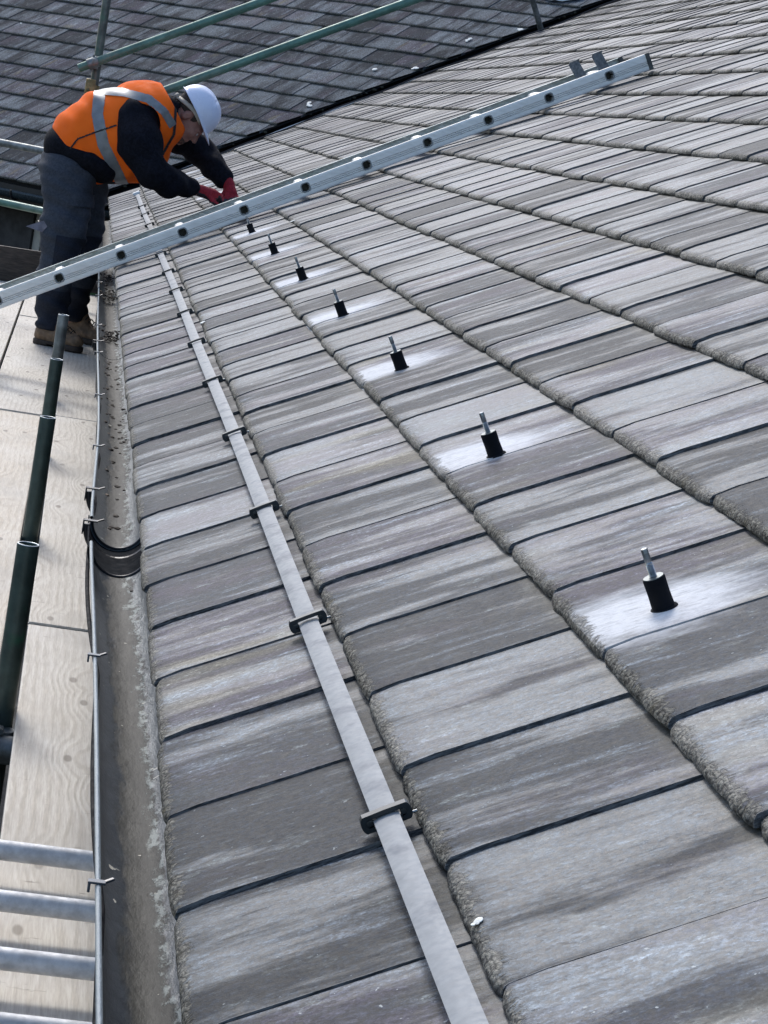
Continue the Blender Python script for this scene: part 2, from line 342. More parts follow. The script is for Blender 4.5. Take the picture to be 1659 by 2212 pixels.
# ------------------------------------------------------------------ tiles
PROF_HI = [(0.008, -0.008), (0.0045, -0.0010), (0.0005, 0.0008), (0.0, 0.0040), (0.0022, 0.0080), (0.0060, 0.0115), (0.0125, 0.0136), (0.045, 0.0126), (0.09, 0.0095), (0.15, 0.0058), (0.21, 0.0022), (0.28, -0.0018)]
PROF_LO = [(0.005, -0.006), (0.0, 0.004), (0.004, 0.0115), (0.013, 0.0138), (0.10, 0.0088), (0.28, -0.0018)]
def tile_bm(bm, prof, nv, gap, side, seed, rough, tcl=None, rnl=None, T=None, rnd=0.0):
    rng = random.Random(seed); Wt = W - gap; grid = []
    for j in range(nv+1):
        v = gap*0.5 + Wt*j/nv; row = []
        cr_ = min(1.0, min(j, nv-j)/max(1, nv)*14)
        for i, (u, w_) in enumerate(prof):
            uu, ww = u, w_ + side*(1 - v/W)
            if u < 0.04:
                nz = mnoise.noise(Vector((u*70 + seed*3.1, v*55, w_*90)))
                nz2 = mnoise.noise(Vector((u*200 + seed*1.7, v*170, w_*240)))
                uu += (nz*0.0012 + nz2*0.0018)*rough; ww += (nz2*0.0012 + nz*0.0004)*rough*(1 if w_ > 0.0 else 0)
                uu += (0.004*(1-cr_) if u < 0.012 else 0); ww -= 0.0015*(1-cr_)*(1 if w_ > 0.012 else 0)
            co = Vector((uu, v, ww))
            vv = bm.verts.new(T @ co if T is not None else co)
            if tcl is not None: vv[tcl] = co; vv[rnl] = rnd
            row.append(vv)
        grid.append(row)
    for j in range(nv):
        for i in range(len(prof)-1):
            bm.faces.new((grid[j][i], grid[j][i+1], grid[j+1][i+1], grid[j+1][i]))
    # side faces, down into the joint
    for j, sgn in ((0, 1), (nv, -1)):
        low = []
        for i in (0, len(prof)-1):
            c = Vector((prof[i][0]+(0.004 if i == 0 else 0), gap*0.5 + Wt*j/nv, -0.012))
            vv = bm.verts.new(T @ c if T is not None else c)
            if tcl is not None: vv[tcl] = c; vv[rnl] = rnd
            low.append(vv)
        f = [low[1]] + [low[0]] + [grid[j][i] for i in range(len(prof))]
        bm.faces.new(f if sgn < 0 else f[::-1])
NVAR = 10
def tile_variants(tag_):
    out = []
    for k in range(NVAR):
        bm = bmesh.new(); rng = random.Random(100+k)
        tile_bm(bm, PROF_HI, 16, rng.uniform(0.0012, 0.0024), (0.0048 if k % 2 else 0.0016) + rng.uniform(-0.0010, 0.0012), k+1, 1.0)
        me = bpy.data.meshes.new('tile_mesh'); bm.normal_update(); bm.to_mesh(me); bm.free()
        me.polygons.foreach_set('use_smooth', [True]*len(me.polygons)); me.set_sharp_from_angle(angle=rad(42))
        out.append(me)
    return out

def tile_roof(root, M, n0, n1, v0, v1, phase, cut_co, cut_no, keep_pos, matp, matj, limit=300):
    """every tile of one slope: the largest in view as parts, the rest joined; all cut along the valley"""
    var = tile_variants('t')
    for me in var: me.materials.append(matp)
    cells = []
    for n in range(n0, n1):
        ph = phase[n % 2]
        k0 = math.floor((v0-ph)/W); k1 = math.ceil((v1-ph)/W)
        for k in range(k0, k1):
            v = ph + k*W; u = -0.217 + n*G if M is M1 else n*G
            cs = [M @ Vector((u+a, v+b_, 0)) for a in (0, G) for b_ in (0, W)]
            d = [(c-cut_co).dot(cut_no)*keep_pos for c in cs]
            if max(d) < 0: continue
            ctr = M @ Vector((u+G/2, v+W/2, 0)); q = [proj(c) for c in cs + [ctr]]
            inv = all(x is not None for x in q) and any(-20 < x[0] < 1680 and -20 < x[1] < 2232 for x in q)
            if all(x is not None for x in q):
                ar = abs((q[0][0]-q[3][0])*(q[1][1]-q[2][1]) - (q[1][0]-q[2][0])*(q[0][1]-q[3][1]))/2
            else: ar = 0
            cells.append((ar if inv else 0, n, k, u, v, min(d) < 0, inv))
    cells.sort(reverse=True)
    rng = random.Random(5)
    bmj = bmesh.new(); tcl = bmj.verts.layers.float_vector.new('tc'); rnl = bmj.verts.layers.float.new('rnd')
    made = 0
    for ar, n, k, u, v, cut, inv in cells:
        J = Matrix.Translation((u + rng.uniform(-0.003, 0.003), v, rng.uniform(-0.001, 0.0015))) @ Matrix.Rotation(rng.uniform(-0.005, 0.005), 4, 'Z')
        T = M @ J
        if inv and made < limit:
            vi = rng.randrange(NVAR//2)*2 + ((k+n) % 2)
            me = var[vi]
            if cut:
                b2 = bmesh.new(); b2.from_mesh(me)
                Ti = T.inverted(); co = Ti @ cut_co; no = (Ti.to_3x3() @ (cut_no*keep_pos)).normalized()
                bmesh.ops.bisect_plane(b2, geom=b2.verts[:]+b2.edges[:]+b2.faces[:], plane_co=co, plane_no=-no, clear_outer=True)
                if len(b2.faces) < 4: b2.free(); continue
                me = bpy.data.meshes.new('tile_mesh_cut'); b2.to_mesh(me); b2.free(); me.materials.append(matp)
            o = bpy.data.objects.new('roof_tile', me); COL.objects.link(o); o.parent = root
            o.matrix_parent_inverse = wmat(root).inverted(); o.matrix_basis = T; made += 1
        else:
            big = ar > 300
            tile_bm(bmj, PROF_LO, 6 if big else 2, rng.uniform(0.0012, 0.0024), rng.choice((0.0016, 0.0048)), rng.randrange(9999), 1.0 if big else 0.7, tcl, rnl, T, rng.random())
    bmesh.ops.bisect_plane(bmj, geom=bmj.verts[:]+bmj.edges[:]+bmj.faces[:], plane_co=cut_co, plane_no=-cut_no*keep_pos, clear_outer=True)
    o = frombm('distant_tiles', bmj, matj, root, True); o.data.set_sharp_from_angle(angle=rad(40)); o['kind'] = 'stuff'
    return o

house = empty('house', (0.384, 0, 0.661), 'near house with the weathered grey tiled roof slope, its eaves and gutter beside the scaffold', 'house')
wing = empty('house_wing', E0, 'wing of the house behind the man, darker tiled slope above a dark gutter and window', 'house wing')
cutA = E0 + VN*0.05; cutB = E0 - VN*0.13
tile_roof(house, M1, 0, 34, -0.6, 26, (0.030, 0.195), cutA, VN, 1, MT1, MT1J)
tile_roof(wing, M2, 0, 30, -9.5, 4.5, (0.02, 0.17), cutB, VN, -1, MT2, MT2J)

# underlay sheets (closed slabs added just under the tiles to block light)
def slab(M, u0, u1, v0, v1, w0, w1, name, mat, parent, co, no):
    bm = bmesh.new(); add_box(bm, ((u0+u1)/2, (v0+v1)/2, (w0+w1)/2), u1-u0, v1-v0, w1-w0, M)
    if co is not None:
        bmesh.ops.bisect_plane(bm, geom=bm.verts[:]+bm.edges[:]+bm.faces[:], plane_co=co, plane_no=no, clear_outer=True)
    return frombm(name, bm, mat, parent)
slab(M1, -0.19, 9.0, -0.9, 26, -0.06, -0.012, 'underlay', M_under, house, cutA, -VN)
slab(M2, 0.02, 8.0, -9.5, 4.5, -0.06, -0.012, 'underlay', M_under, wing, cutB, VN)

# valley trough between the two slopes
bm = bmesh.new(); vs = []
for s in [x*0.5 for x in range(-1, 26)]:
    c = E0 + VAL*s; row = []
    for d, h in ((-0.20, 0.0), (-0.11, -0.030), (-0.03, -0.055), (0.04, -0.040), (0.13, 0.0)):
        row.append(bm.verts.new(c + VN*d + Vector((0, 0, h - 0.012))))
    vs.append(row)
for a, b_ in zip(vs, vs[1:]):
    for k in range(4): bm.faces.new((a[k], a[k+1], b_[k+1], b_[k]))
valley = frombm('valley_trough', bm, M_blackp, house, True)

# torn black edging lumps and moss along the valley
bm = bmesh.new(); rng = random.Random(3)
for i in range(70):
    s = rng.uniform(0.1, 9.5); side = rng.choice((-1, 1)); c = E0 + VAL*s + VN*(0.046 if side > 0 else -0.137) + Vector((0, 0, 0.012))
    r = bmesh.ops.create_icosphere(bm, subdivisions=1, radius=rng.uniform(0.008, 0.022))
    for v in r['verts']: v.co = v.co*rng.uniform(0.6, 1.2); v.co.z *= 0.6
    bmesh.ops.translate(bm, vec=c, verts=r['verts'])
moss = frombm('valley_debris', bm, simple('moss_and_mortar', (0.045, 0.045, 0.03), 0.95, var=0.6, scale=40), house); moss['kind'] = 'stuff'

# ------------------------------------------------------------------ eaves of the near house
bm = bmesh.new(); add_box(bm, (0.262, 8.6, 0.43), 0.022, 19.0, 0.20, bevel=0.002); frombm('fascia_board', bm, M_blackp, house)
bm = bmesh.new(); add_box(bm, (0.36, 8.6, 0.335), 0.175, 19.0, 0.012); frombm('soffit', bm, M_blackp, house)
bm = bmesh.new(); add_box(bm, (0.60, 8.6, -1.13), 0.30, 19.0, 2.92); frombm('wall', bm, M_brick, house)

# gutter
RG = 0.057
def gx(y): return 0.188 - 0.013*math.exp(-((y-4.62)/0.9)**2) + 0.0025*math.sin(y*1.3)
GZ = 0.477
def gutter_material():
    m, t, b = newmat('gutter_with_silt')
    tc = nd(t, 'ShaderNodeAttribute', attribute_name='ga').outputs['Vector']   # x angle 0..1 across, y along, z side flag
    s = nd(t, 'ShaderNodeSeparateXYZ'); L(t, tc, s.inputs[0]); a, y, inn = s.outputs
    geo = nd(t, 'ShaderNodeNewGeometry').outputs['Position']
    base = mix(t, ss(t, noi(t, geo, 30, 4), 0.3, 0.7), (0.022, 0.028, 0.037), (0.040, 0.050, 0.062))
    mp = vec(t, 'MULTIPLY', geo, (40, 9, 40)); e = val(t, 'MULTIPLY', val(t, 'SUBTRACT', noi(t, mp, 1.0, 5, 0.65), 0.5), 0.34)
    aj = val(t, 'ADD', a, e)
    silt = val(t, 'MULTIPLY', ss(t, aj, 0.33, 0.45), ss(t, aj, 0.64, 0.70, 1, 0))
    sc_ = mix(t, ss(t, noi(t, vec(t, 'MULTIPLY', geo, (60, 8, 60)), 1.0, 5, 0.7), 0.35, 0.65), (0.030, 0.031, 0.026), (0.072, 0.071, 0.061))
    sc_ = mix(t, ss(t, noi(t, vec(t, 'MULTIPLY', geo, (90, 30, 90)), 1.0, 4, 0.7), 0.53, 0.64), sc_, (0.026, 0.025, 0.021))
    c = mix(t, val(t, 'MULTIPLY', silt, 0.92), base, sc_)
    pale = val(t, 'MULTIPLY', ss(t, aj, 0.58, 0.63), ss(t, aj, 0.69, 0.74, 1, 0))
    pale = val(t, 'MULTIPLY', pale, ss(t, noi(t, vec(t, 'MULTIPLY', geo, (70, 28, 70)), 1.0, 5, 0.7), 0.46, 0.60))
    c = mix(t, val(t, 'MULTIPLY', pale, 0.75), c, (0.44, 0.48, 0.45))
    wall = ss(t, aj, 0.66, 0.72); c = mix(t, val(t, 'MULTIPLY', wall, 0.85), c, (0.115, 0.128, 0.135))
    fl = ss(t, noi(t, geo, 55, 2, 0.4), 0.735, 0.75); c = mix(t, fl, c, (0.6, 0.58, 0.5))
    c = mix(t, inn, (0.20, 0.24, 0.26), c)  # outside and lip bead lighter: the lip's white highlight put into the colour
    L(t, c, b.inputs['Base Color']); L(t, ss(t, silt, 0, 1, 0.30, 0.62), b.inputs['Roughness']); b.inputs['Specular IOR Level'].default_value = 0.22
    bump(t, b, val(t, 'ADD', noi(t, vec(t, 'MULTIPLY', geo, (50, 16, 50)), 1.0, 5, 0.7), val(t, 'MULTIPLY', pale, 0.4)), 0.4, 0.006)
    return m
M_gut = gutter_material()
def gutter_piece(y0, y1, r, parent, name='gutter', nseg=None, dz=0.0, bead=True, mat=None, xoff=0.0):
    bm = bmesh.new(); al = bm.verts.layers.float_vector.new('ga')
    n = nseg or max(2, int((y1-y0)/0.10)); na = 28; th = 0.003; rows = []
    for i in range(n+1):
        y = y0 + (y1-y0)*i/n; c = Vector((gx(y)+xoff, y, GZ+dz)); pts = []
        for k in range(na+1):            # inside, outer lip to inner lip
            a = math.pi + math.pi*k/na; pts.append((c + Vector((math.cos(a)*r, 0, math.sin(a)*r)), (k/na, y, 1)))
        for k in range(na, -1, -1):      # outside
            a = math.pi + math.pi*k/na; pts.append((c + Vector((math.cos(a)*(r+th), 0, math.sin(a)*(r+th))), (k/na, y, 0)))
        if bead:
            bc = c + Vector((-r-0.001, 0, 0.003))
            for k in range(7):
                a = -math.pi*0.6 - math.pi*1.35*k/6; a = -a if False else a
                pts.append((bc + Vector((math.cos(a)*0.0036, 0, math.sin(a)*0.0036)), (0, y, 0)))
        row = []
        for co, ga in pts:
            v = bm.verts.new(co); v[al] = ga; row.append(v)
        rows.append(row)
    for a, b_ in zip(rows, rows[1:]):
        m_ = len(a)
        for k in range(m_): bm.faces.new((a[k], a[(k+1) % m_], b_[(k+1) % m_], b_[k]))
    for r_ in (rows[0], rows[-1]):
        for k in range(na):
            m_ = 2*(na+1)
            try: bm.faces.new((r_[k], r_[k+1], r_[m_-2-k], r_[m_-1-k]))
            except Exception: pass
    bmesh.ops.recalc_face_normals(bm, faces=bm.faces)
    o = frombm(name, bm, mat or M_gut, parent, True); o.data.set_sharp_from_angle(angle=rad(60)); return o
gut = gutter_piece(-0.5, 4.395, RG, house)
g2 = gutter_piece(4.66, 8.1, RG, house); g3 = gutter_piece(8.1, 17.0, RG-0.0012, house)
un = gutter_piece(4.36, 4.70, RG+0.0045, gut, 'union_joint', 8, mat=simple('union_dark_pvc', (0.012, 0.015, 0.019), 0.9, spec=0.04), bead=False)
for yy in (4.385, 4.665):
    bm = bmesh.new(); add_tube(bm, [Vector((gx(yy)+math.cos(a)*(RG-0.001), yy, GZ+math.sin(a)*(RG-0.001))) for a in [math.pi+math.pi*k/24 for k in range(25)]], 0.0035, 8)
    frombm('seal', bm, M_blackp, gut, True)
def lip_clip(y, mat, big=False, parent=gut):
    x = gx(y) - RG
    bm = bmesh.new(); s = 1.5 if big else 1.0
    add_box(bm, (x-0.003, y, GZ+0.0075), 0.020*s, 0.011*s, 0.003, bevel=0.0008)
    add_box(bm, (x-0.011*s, y, GZ-(0.006 if big else -0.002)), 0.003, 0.012*s, 0.030 if big else 0.012, bevel=0.0008)
    R_ = Matrix.Translation((x+0.0105*s, y+0.003, GZ+0.0095)) @ Matrix.Rotation(rad(25), 4, 'Z') @ Matrix.Rotation(rad(-18), 4, 'Y')
    add_box(bm, (0, 0, 0), 0.012*s, 0.005, 0.003, R_, bevel=0.0008)
    if big:
        pts = [Vector((gx(y)+math.cos(a)*(RG+0.010), y, GZ+math.sin(a)*(RG+0.010))) for a in [math.pi+math.pi*k/20 for k in range(18)]]
        add_tube(bm, pts, 0.007, 8)
    return frombm('gutter_bracket', bm, mat, parent, False)
for y, bg_ in ((1.60, 0), (2.43, 0), (3.47, 0), (4.60, 1), (4.99, 1), (5.62, 0), (6.60, 0), (7.70, 0), (8.06, 1), (8.62, 0), (9.9, 0), (10.6, 0), (11.6, 0), (12.7, 0)):
    lip_clip(y, M_blackp if bg_ else M_pvc, bool(bg_))
# black cable hung in loops outside the gutter
pts = []
ys = [1.2, 2.43, 3.47, 4.99, 5.62, 6.60, 7.70, 8.62, 9.9, 10.6, 11.6, 13.0]
for a, b_ in zip(ys, ys[1:]):
    for k in range(10):
        f = k/10; y = a+(b_-a)*f; sag = math.sin(math.pi*f)*min(0.045, 0.03*(b_-a))
        pts.append(Vector((gx(y)-RG+0.007-sag*0.16, y, GZ-0.024-sag*0.7)))
cab = tube('cable', pts, 0.0042, M_rubber, None, 8)
tag(cab, 'thin black cable slung in shallow loops along the outside of the gutter', 'cable')
# silt debris clumps in the gutter
bm = bmesh.new(); rng = random.Random(11)
def clump(yc, n, spread, zz):
    for i in range(n):
        y = yc + rng.gauss(0, spread); a = rng.gauss(0, 0.022); z = GZ - math.sqrt(max(0, RG**2 - a*a)) + zz*rng.random()
        r = bmesh.ops.create_icosphere(bm, subdivisions=1, radius=rng.uniform(0.003, 0.008))
        for v in r['verts']: v.co = Vector((v.co.x*rng.uniform(0.6, 1.4), v.co.y*rng.uniform(0.8, 2.2), v.co.z*0.5))
        bmesh.ops.translate(bm, vec=(gx(y)+a, y, z), verts=r['verts'])
clump(8.75, 90, 0.10, 0.030); clump(10.5, 90, 0.13, 0.030); clump(11.6, 50, 0.2, 0.02)
for i in range(70): clump(rng.uniform(4.9, 8.2), 1, 0.2, 0.001)
dbr = frombm('gutter_debris', bm, simple('rotted_leaves', (0.035, 0.027, 0.02), 0.9, var=0.7, scale=70, col2=(0.25, 0.2, 0.15), thr=(0.62, 0.7)), None); tag(dbr, 'dark rotted leaf clumps and grit lying in the gutter', 'debris', kind='stuff')

# ------------------------------------------------------------------ eaves, window and wall of the wing
def wp(s, d, z): return E0 + V2*s + Vector((-math.sin(BE), -math.cos(BE), 0))*d + Vector((0, 0, z))   # s along the eaves to the left, d outward
def wbox(name, s0, s1, d0, d1, z0, z1, mat, parent):
    bm = bmesh.new(); vs = [bm.verts.new(wp(s, d, z)) for z in (z0, z1) for (s, d) in ((s0, d0), (s1, d0), (s1, d1), (s0, d1))]
    for f in ((0, 1, 2, 3), (7, 6, 5, 4), (0, 4, 5, 1), (1, 5, 6, 2), (2, 6, 7, 3), (3, 7, 4, 0)): bm.faces.new([vs[i] for i in f])
    bmesh.ops.recalc_face_normals(bm, faces=bm.faces); bmesh.ops.bevel(bm, geom=bm.edges[:], offset=0.003, segments=1, affect='EDGES')
    return frombm(name, bm, mat, parent)
wbox('fascia_board', -0.35, 4.2, -0.06, -0.03, -0.22, -0.03, M_blackp, wing)
wbox('soffit', -0.35, 4.2, -0.30, -0.062, -0.222, -0.20, M_blackp, wing)
wbox('wall', 0.95, 4.2, -0.55, -0.30, -3.1, -0.20, M_brick, wing)
wbox('wall', -0.3, 0.12, -0.55, -0.30, -3.1, -0.20, M_brick, wing)
wbox('wall', 0.12, 0.95, -0.55, -0.30, -3.1, -0.86, M_brick, wing)
pf = []
for s in (-0.15, 4.2): pf.append(wp(s, 0.03, -0.075))
bm = bmesh.new(); na = 16; rows = []
for c in pf:
    o_ = Vector((-math.sin(BE), -math.cos(BE), 0)); row = [bm.verts.new(c + o_*(math.cos(a)*0.058) + Vector((0, 0, math.sin(a)*0.058))) for a in [math.pi + math.pi*k/na for k in range(na+1)]]
    rows.append(row)
for k in range(na): bm.faces.new((rows[0][k], rows[0][k+1], rows[1][k+1], rows[1][k]))
wg = frombm('gutter', bm, simple('dark_slate_pvc', (0.035, 0.050, 0.056), 0.25, var=0.2), wing, True); md = wg.modifiers.new('s', 'SOLIDIFY'); md.thickness = 0.004
for s in (0.88, 2.1):
    bm = bmesh.new(); pts = [wp(s, 0.03, -0.075) + Vector((-math.sin(BE), -math.cos(BE), 0))*(math.cos(a)*0.064) + Vector((0, 0, math.sin(a)*0.064)) for a in [math.pi*0.98 + math.pi*1.04*k/14 for k in range(15)]]
    add_tube(bm, pts, 0.009, 6); frombm('gutter_bracket', bm, M_blackp, wg)
M_glass, t_, b_ = newmat('window_glass'); p_ = objco(t_)
c_ = mix(t_, ss(t_, noi(t_, p_, 9, 5, 0.65), 0.35, 0.65), (0.014, 0.028, 0.02), (0.05, 0.12, 0.04)); L(t_, c_, b_.inputs['Base Color']); b_.inputs['Roughness'].default_value = 0.12  # green reflections in the pane painted as mottled base colour
M_frame = simple('cream_window_frame', (0.42, 0.40, 0.35), 0.5, var=0.08)
win = wbox('window', 0.12, 0.95, -0.42, -0.38, -0.86, -0.222, M_glass, wing)
for a in ((0.12, 0.95, -0.38, -0.33, -0.29, -0.224), (0.12, 0.95, -0.38, -0.33, -0.86, -0.80), (0.87, 0.95, -0.38, -0.325, -0.80, -0.29), (0.12, 0.19, -0.38, -0.325, -0.80, -0.29)):
    wbox('frame', *a, M_frame, win)

# ------------------------------------------------------------------ conductor tape and its clips
trng = random.Random(2)
tape = empty('conductor_tape', P(0.0, 2.2, 0.02), 'flat grey metal conductor tape held by black clips along the lowest tile course', 'conductor tape')
bm = bmesh.new(); rows = []
def tapeu(v): return 0.0145 - 0.0009*(v-2.2)*min(1, max(0, (v-2.2)/6)) + 0.0012*math.sin(v*1.7)
n = 120
for i in range(n+1):
    v = 0.3 + (16.25-0.3)*i/n; u = tapeu(v); w_ = 0.0215 + 0.0014*math.sin(v*3.5+0.6) + 0.0008*mnoise.noise(Vector((v*3, 0, 0)))
    row = []
    for du, dw in ((-0.0135, -0.0032), (-0.0135, -0.0005), (-0.008, 0.0007), (0, 0.0012), (0.008, 0.0007), (0.0135, -0.0005), (0.0135, -0.0032)):
        row.append(bm.verts.new(P(u+du, v, w_+dw)))
    rows.append(row)
for a, b_ in zip(rows, rows[1:]):
    for k in range(6): bm.faces.new((a[k], a[k+1], b_[k+1], b_[k]))
    bm.faces.new((a[6], a[0], b_[0], b_[6]))
bmesh.ops.recalc_face_normals(bm, faces=bm.faces)
frombm('strip', bm, M_tape, tape, True).data.set_sharp_from_angle(angle=rad(40))
def clip(v):
    u = tapeu(v); bm = bmesh.new(); c = P(u, v, 0.0205)
    # oblong frame that stands round the tape
    hw, hh, tk = 0.0215, 0.0042, 0.0035
    outer = []; nseg = 20
    for k in range(nseg):
        a = 2*math.pi*k/nseg; ca, sa = math.cos(a), math.sin(a)
        x = math.copysign(hw-hh, ca)*(1 if abs(ca) > 0.05 else 0) + hh*ca; z = hh*sa; outer.append((x, z))
    def shell(off, y): return [bm.verts.new(c + U*(x*(hw+off)/hw) + N*(z*(hh+off)/hh) + V*y) for x, z in outer]
    A, B, C_, D_ = shell(0.0, -0.005), shell(0.0052, -0.005), shell(0.0052, 0.006), shell(0.0, 0.006)
    for X, Y in ((A, B), (B, C_), (C_, D_), (D_, A)):
        for k in range(nseg): bm.faces.new((X[k], X[(k+1) % nseg], Y[(k+1) % nseg], Y[k]))
    bmesh.ops.recalc_face_normals(bm, faces=bm.faces)
    add_box(bm, (u-0.019, v+0.001, 0.0185), 0.011, 0.009, 0.010, M1, bevel=0.001); add_box(bm, (u+0.020, v+0.001, 0.0185), 0.010, 0.009, 0.010, M1, bevel=0.001)
    add_box(bm, (u, v+0.001, 0.0150), 0.040, 0.009, 0.007, M1, bevel=0.001)
    o = frombm('clip', bm, M_clip, tape, True); o.data.set_sharp_from_angle(angle=rad(40))
    tube('screw', [P(u+0.024, v-0.003, 0.0165), P(u+0.031, v-0.003, 0.016)], 0.0017, M_steel, o, 8)
for v in (0.75, 1.32+0.03, 2.21, 3.09, 3.96, 4.87, 5.79, 6.72, 7.64, 8.52, 9.43, 10.5, 11.6, 12.84, 13.94, 14.92): 
    if v > 1.5: clip(v*0.974)
bm = bmesh.new(); add_box(bm, (0.0, 16.3, 0.03), 0.05, 0.10, 0.02, M1, bevel=0.004); frombm('end_lug', bm, M_white, tape)

# ------------------------------------------------------------------ hanger bolts
bolt0 = empty('hanger_bolt', P(0.402, 2.534, 0.012), '', 'bolt', 'hanger bolts in a row up the third tile course')
def lathe(bm, prof, n=20, seg=None):
    rows = [[bm.verts.new((r*math.cos(2*math.pi*k/n), r*math.sin(2*math.pi*k/n), z)) for k in range(n)] for r, z in prof]
    for a, b_ in zip(rows, rows[1:]):
        for k in range(n): bm.faces.new((a[k], a[(k+1) % n], b_[(k+1) % n], b_[k]))
    bm.faces.new(rows[0][::-1]); bm.faces.new(rows[-1])
ROTN = M1.to_3x3().to_4x4()
def localmesh(name, bm, mat, parent, smooth=True, ang=40):
    me = bpy.data.meshes.new(name); bm.normal_update(); bm.to_mesh(me); bm.free(); me.materials.append(mat)
    o = bpy.data.objects.new(name, me); COL.objects.link(o); o.parent = parent
    me.polygons.foreach_set('use_smooth', [smooth]*len(me.polygons)); me.set_sharp_from_angle(angle=rad(ang)); return o
bolt0.rotation_euler = ROTN.to_euler()
bm = bmesh.new(); lathe(bm, [(0.0165, -0.006), (0.0175, 0.0), (0.0165, 0.0022), (0.0138, 0.0035), (0.0132, 0.02), (0.0136, 0.0385), (0.0130, 0.0400), (0.004, 0.0401)]); localmesh('rubber_sleeve', bm, M_rubber, bolt0)
bm = bmesh.new(); lathe(bm, [(0.0122, 0.0402), (0.0122, 0.0412), (0.004, 0.0414)]); localmesh('washer', bm, M_galv, bolt0)
bm = bmesh.new(); pr = []
z = 0.041
while z < 0.0565: pr += [(0.0048, z), (0.0040, z+0.0008)]; z += 0.0016
lathe(bm, pr + [(0.0046, 0.0575), (0.0036, 0.059)], 14); localmesh('threaded_stud', bm, M_steel, bolt0, False)
bm = bmesh.new(); lathe(bm, [(0.0034, 0.0585), (0.0042, 0.060), (0.0042, 0.0755), (0.0040, 0.076)], 6); localmesh('hexagon_tip', bm, M_steel, bolt0, False)
names = ['nearest hanger bolt with black rubber sleeve in the largest white dust patch', 'second nearest hanger bolt, black sleeve in a long pale dust smear',
 'third hanger bolt from the camera, black sleeve standing in white dust', 'fourth hanger bolt from the camera, level with the middle of the row', 'fifth hanger bolt from the camera, small black sleeve in white dust',
 'sixth hanger bolt from the camera, second one below the ladder', 'seventh hanger bolt, the one just below the ladder stile', None, 'hanger bolt under the red gloves of the man']
BV = [2.508, 3.646, 4.837, 6.036, 7.244, 8.435, 9.706, 0, 12.234]
for k in range(9):
    if k == 7: continue
    if k == 0: o = bolt0
    else:
        o = bolt0.copy(); COL.objects.link(o)
        for ch in bolt0.children: c = ch.copy(); COL.objects.link(c); c.parent = o
    o.location = P(0.401, BV[k], 0.010); o['label'] = names[k]

# ------------------------------------------------------------------ ladder lying up the roof
lad = empty('roof_ladder', P(0, 10.42, 0.03), 'long aluminium ladder lying up the roof slope between camera and man', 'ladder')
LV0, LV1, LW0, LH = 10.40, 10.84, 0.026, 0.074
rung_us = [-0.46+0.297*k for k in range(-6, 10)]
def rsq(bm, u, r, v0, v1, w_, hole=False, cap=False):
    pts = []
    for k in range(16):
        a = 2*math.pi*(k+0.5)/16; ca, sa = math.cos(a), math.sin(a); f = 1/max(abs(ca), abs(sa)); f = 1+(f-1)*0.72; pts.append((ca*f*r, sa*f*r))
    def rg(v, s): return [bm.verts.new(P(u+a*s, v, w_+b_*s)) for a, b_ in pts]
    A, B = rg(v0, 1), rg(v1, 1)
    for k in range(16): bm.faces.new((A[k], A[(k+1) % 16], B[(k+1) % 16], B[k]))
    if cap: bm.faces.new(A); bm.faces.new(B)
    if hole:
        for E_, vv, d in ((A, v0, 0.06), (B, v1, -0.06)):
            I = rg(vv, 0.78); J_ = rg(vv+d, 0.78)
            for X, Y in ((E_, I), (I, J_)):
                for k in range(16): bm.faces.new((X[k], X[(k+1) % 16], Y[(k+1) % 16], Y[k]))
            bm.faces.new(J_)
    bmesh.ops.recalc_face_normals(bm, faces=bm.faces)
def stile(v, face):
    bm = bmesh.new()
    # C section: web facing outwards with ribs, two flanges turned inwards
    sgn = face
    prof = [(0, 0), (-0.001, 0.006), (-0.001, 0.020), (0.0045, 0.022), (-0.001, 0.024), (-0.001, 0.028), (0.0045, 0.030), (-0.001, 0.032), (-0.001, 0.036), (0.0045, 0.038), (-0.001, 0.040), (-0.001, 0.066), (0, LH),
            (0.026, LH), (0.026, LH-0.003), (0.0075, LH-0.003), (0.0075, 0.003), (0.026, 0.003), (0.026, 0)]
    rows = []
    for u in (-2.6, 2.40 if face > 0 else 2.37):
        rows.append([bm.verts.new(P(u, v + sgn*a, LW0 + b_)) for a, b_ in prof])
    m_ = len(prof)
    for k in range(m_): bm.faces.new((rows[0][k], rows[0][(k+1) % m_], rows[1][(k+1) % m_], rows[1][k]))
    bm.faces.new(rows[0]); bm.faces.new(rows[1])
    bmesh.ops.recalc_face_normals(bm, faces=bm.faces)
    o = frombm('stile', bm, M_alu, lad)
    if face > 0:
        cb_ = bmesh.new()
        for u in rung_us: rsq(cb_, u, 0.0205, v-0.02, v+0.02, LW0+0.038, cap=True)
        cut = frombm('cutter', cb_, M_alu); md = o.modifiers.new('holes', 'BOOLEAN'); md.object = cut; md.operation = 'DIFFERENCE'; md.solver = 'EXACT'
        bpy.context.view_layer.update(); dg = bpy.context.evaluated_depsgraph_get()
        me = bpy.data.meshes.new_from_object(o.evaluated_get(dg)); o.modifiers.clear(); o.data = me
        bpy.data.objects.remove(cut)
    return o
s1 = stile(LV0, 1); s2 = stile(LV1, -1); s2.data.materials[0] = simple('weathered_aluminium', (0.46, 0.50, 0.48), 0.5, 0.25, var=0.25, scale=30, stretch=(1, 1, 3), col2=(0.33, 0.38, 0.34))
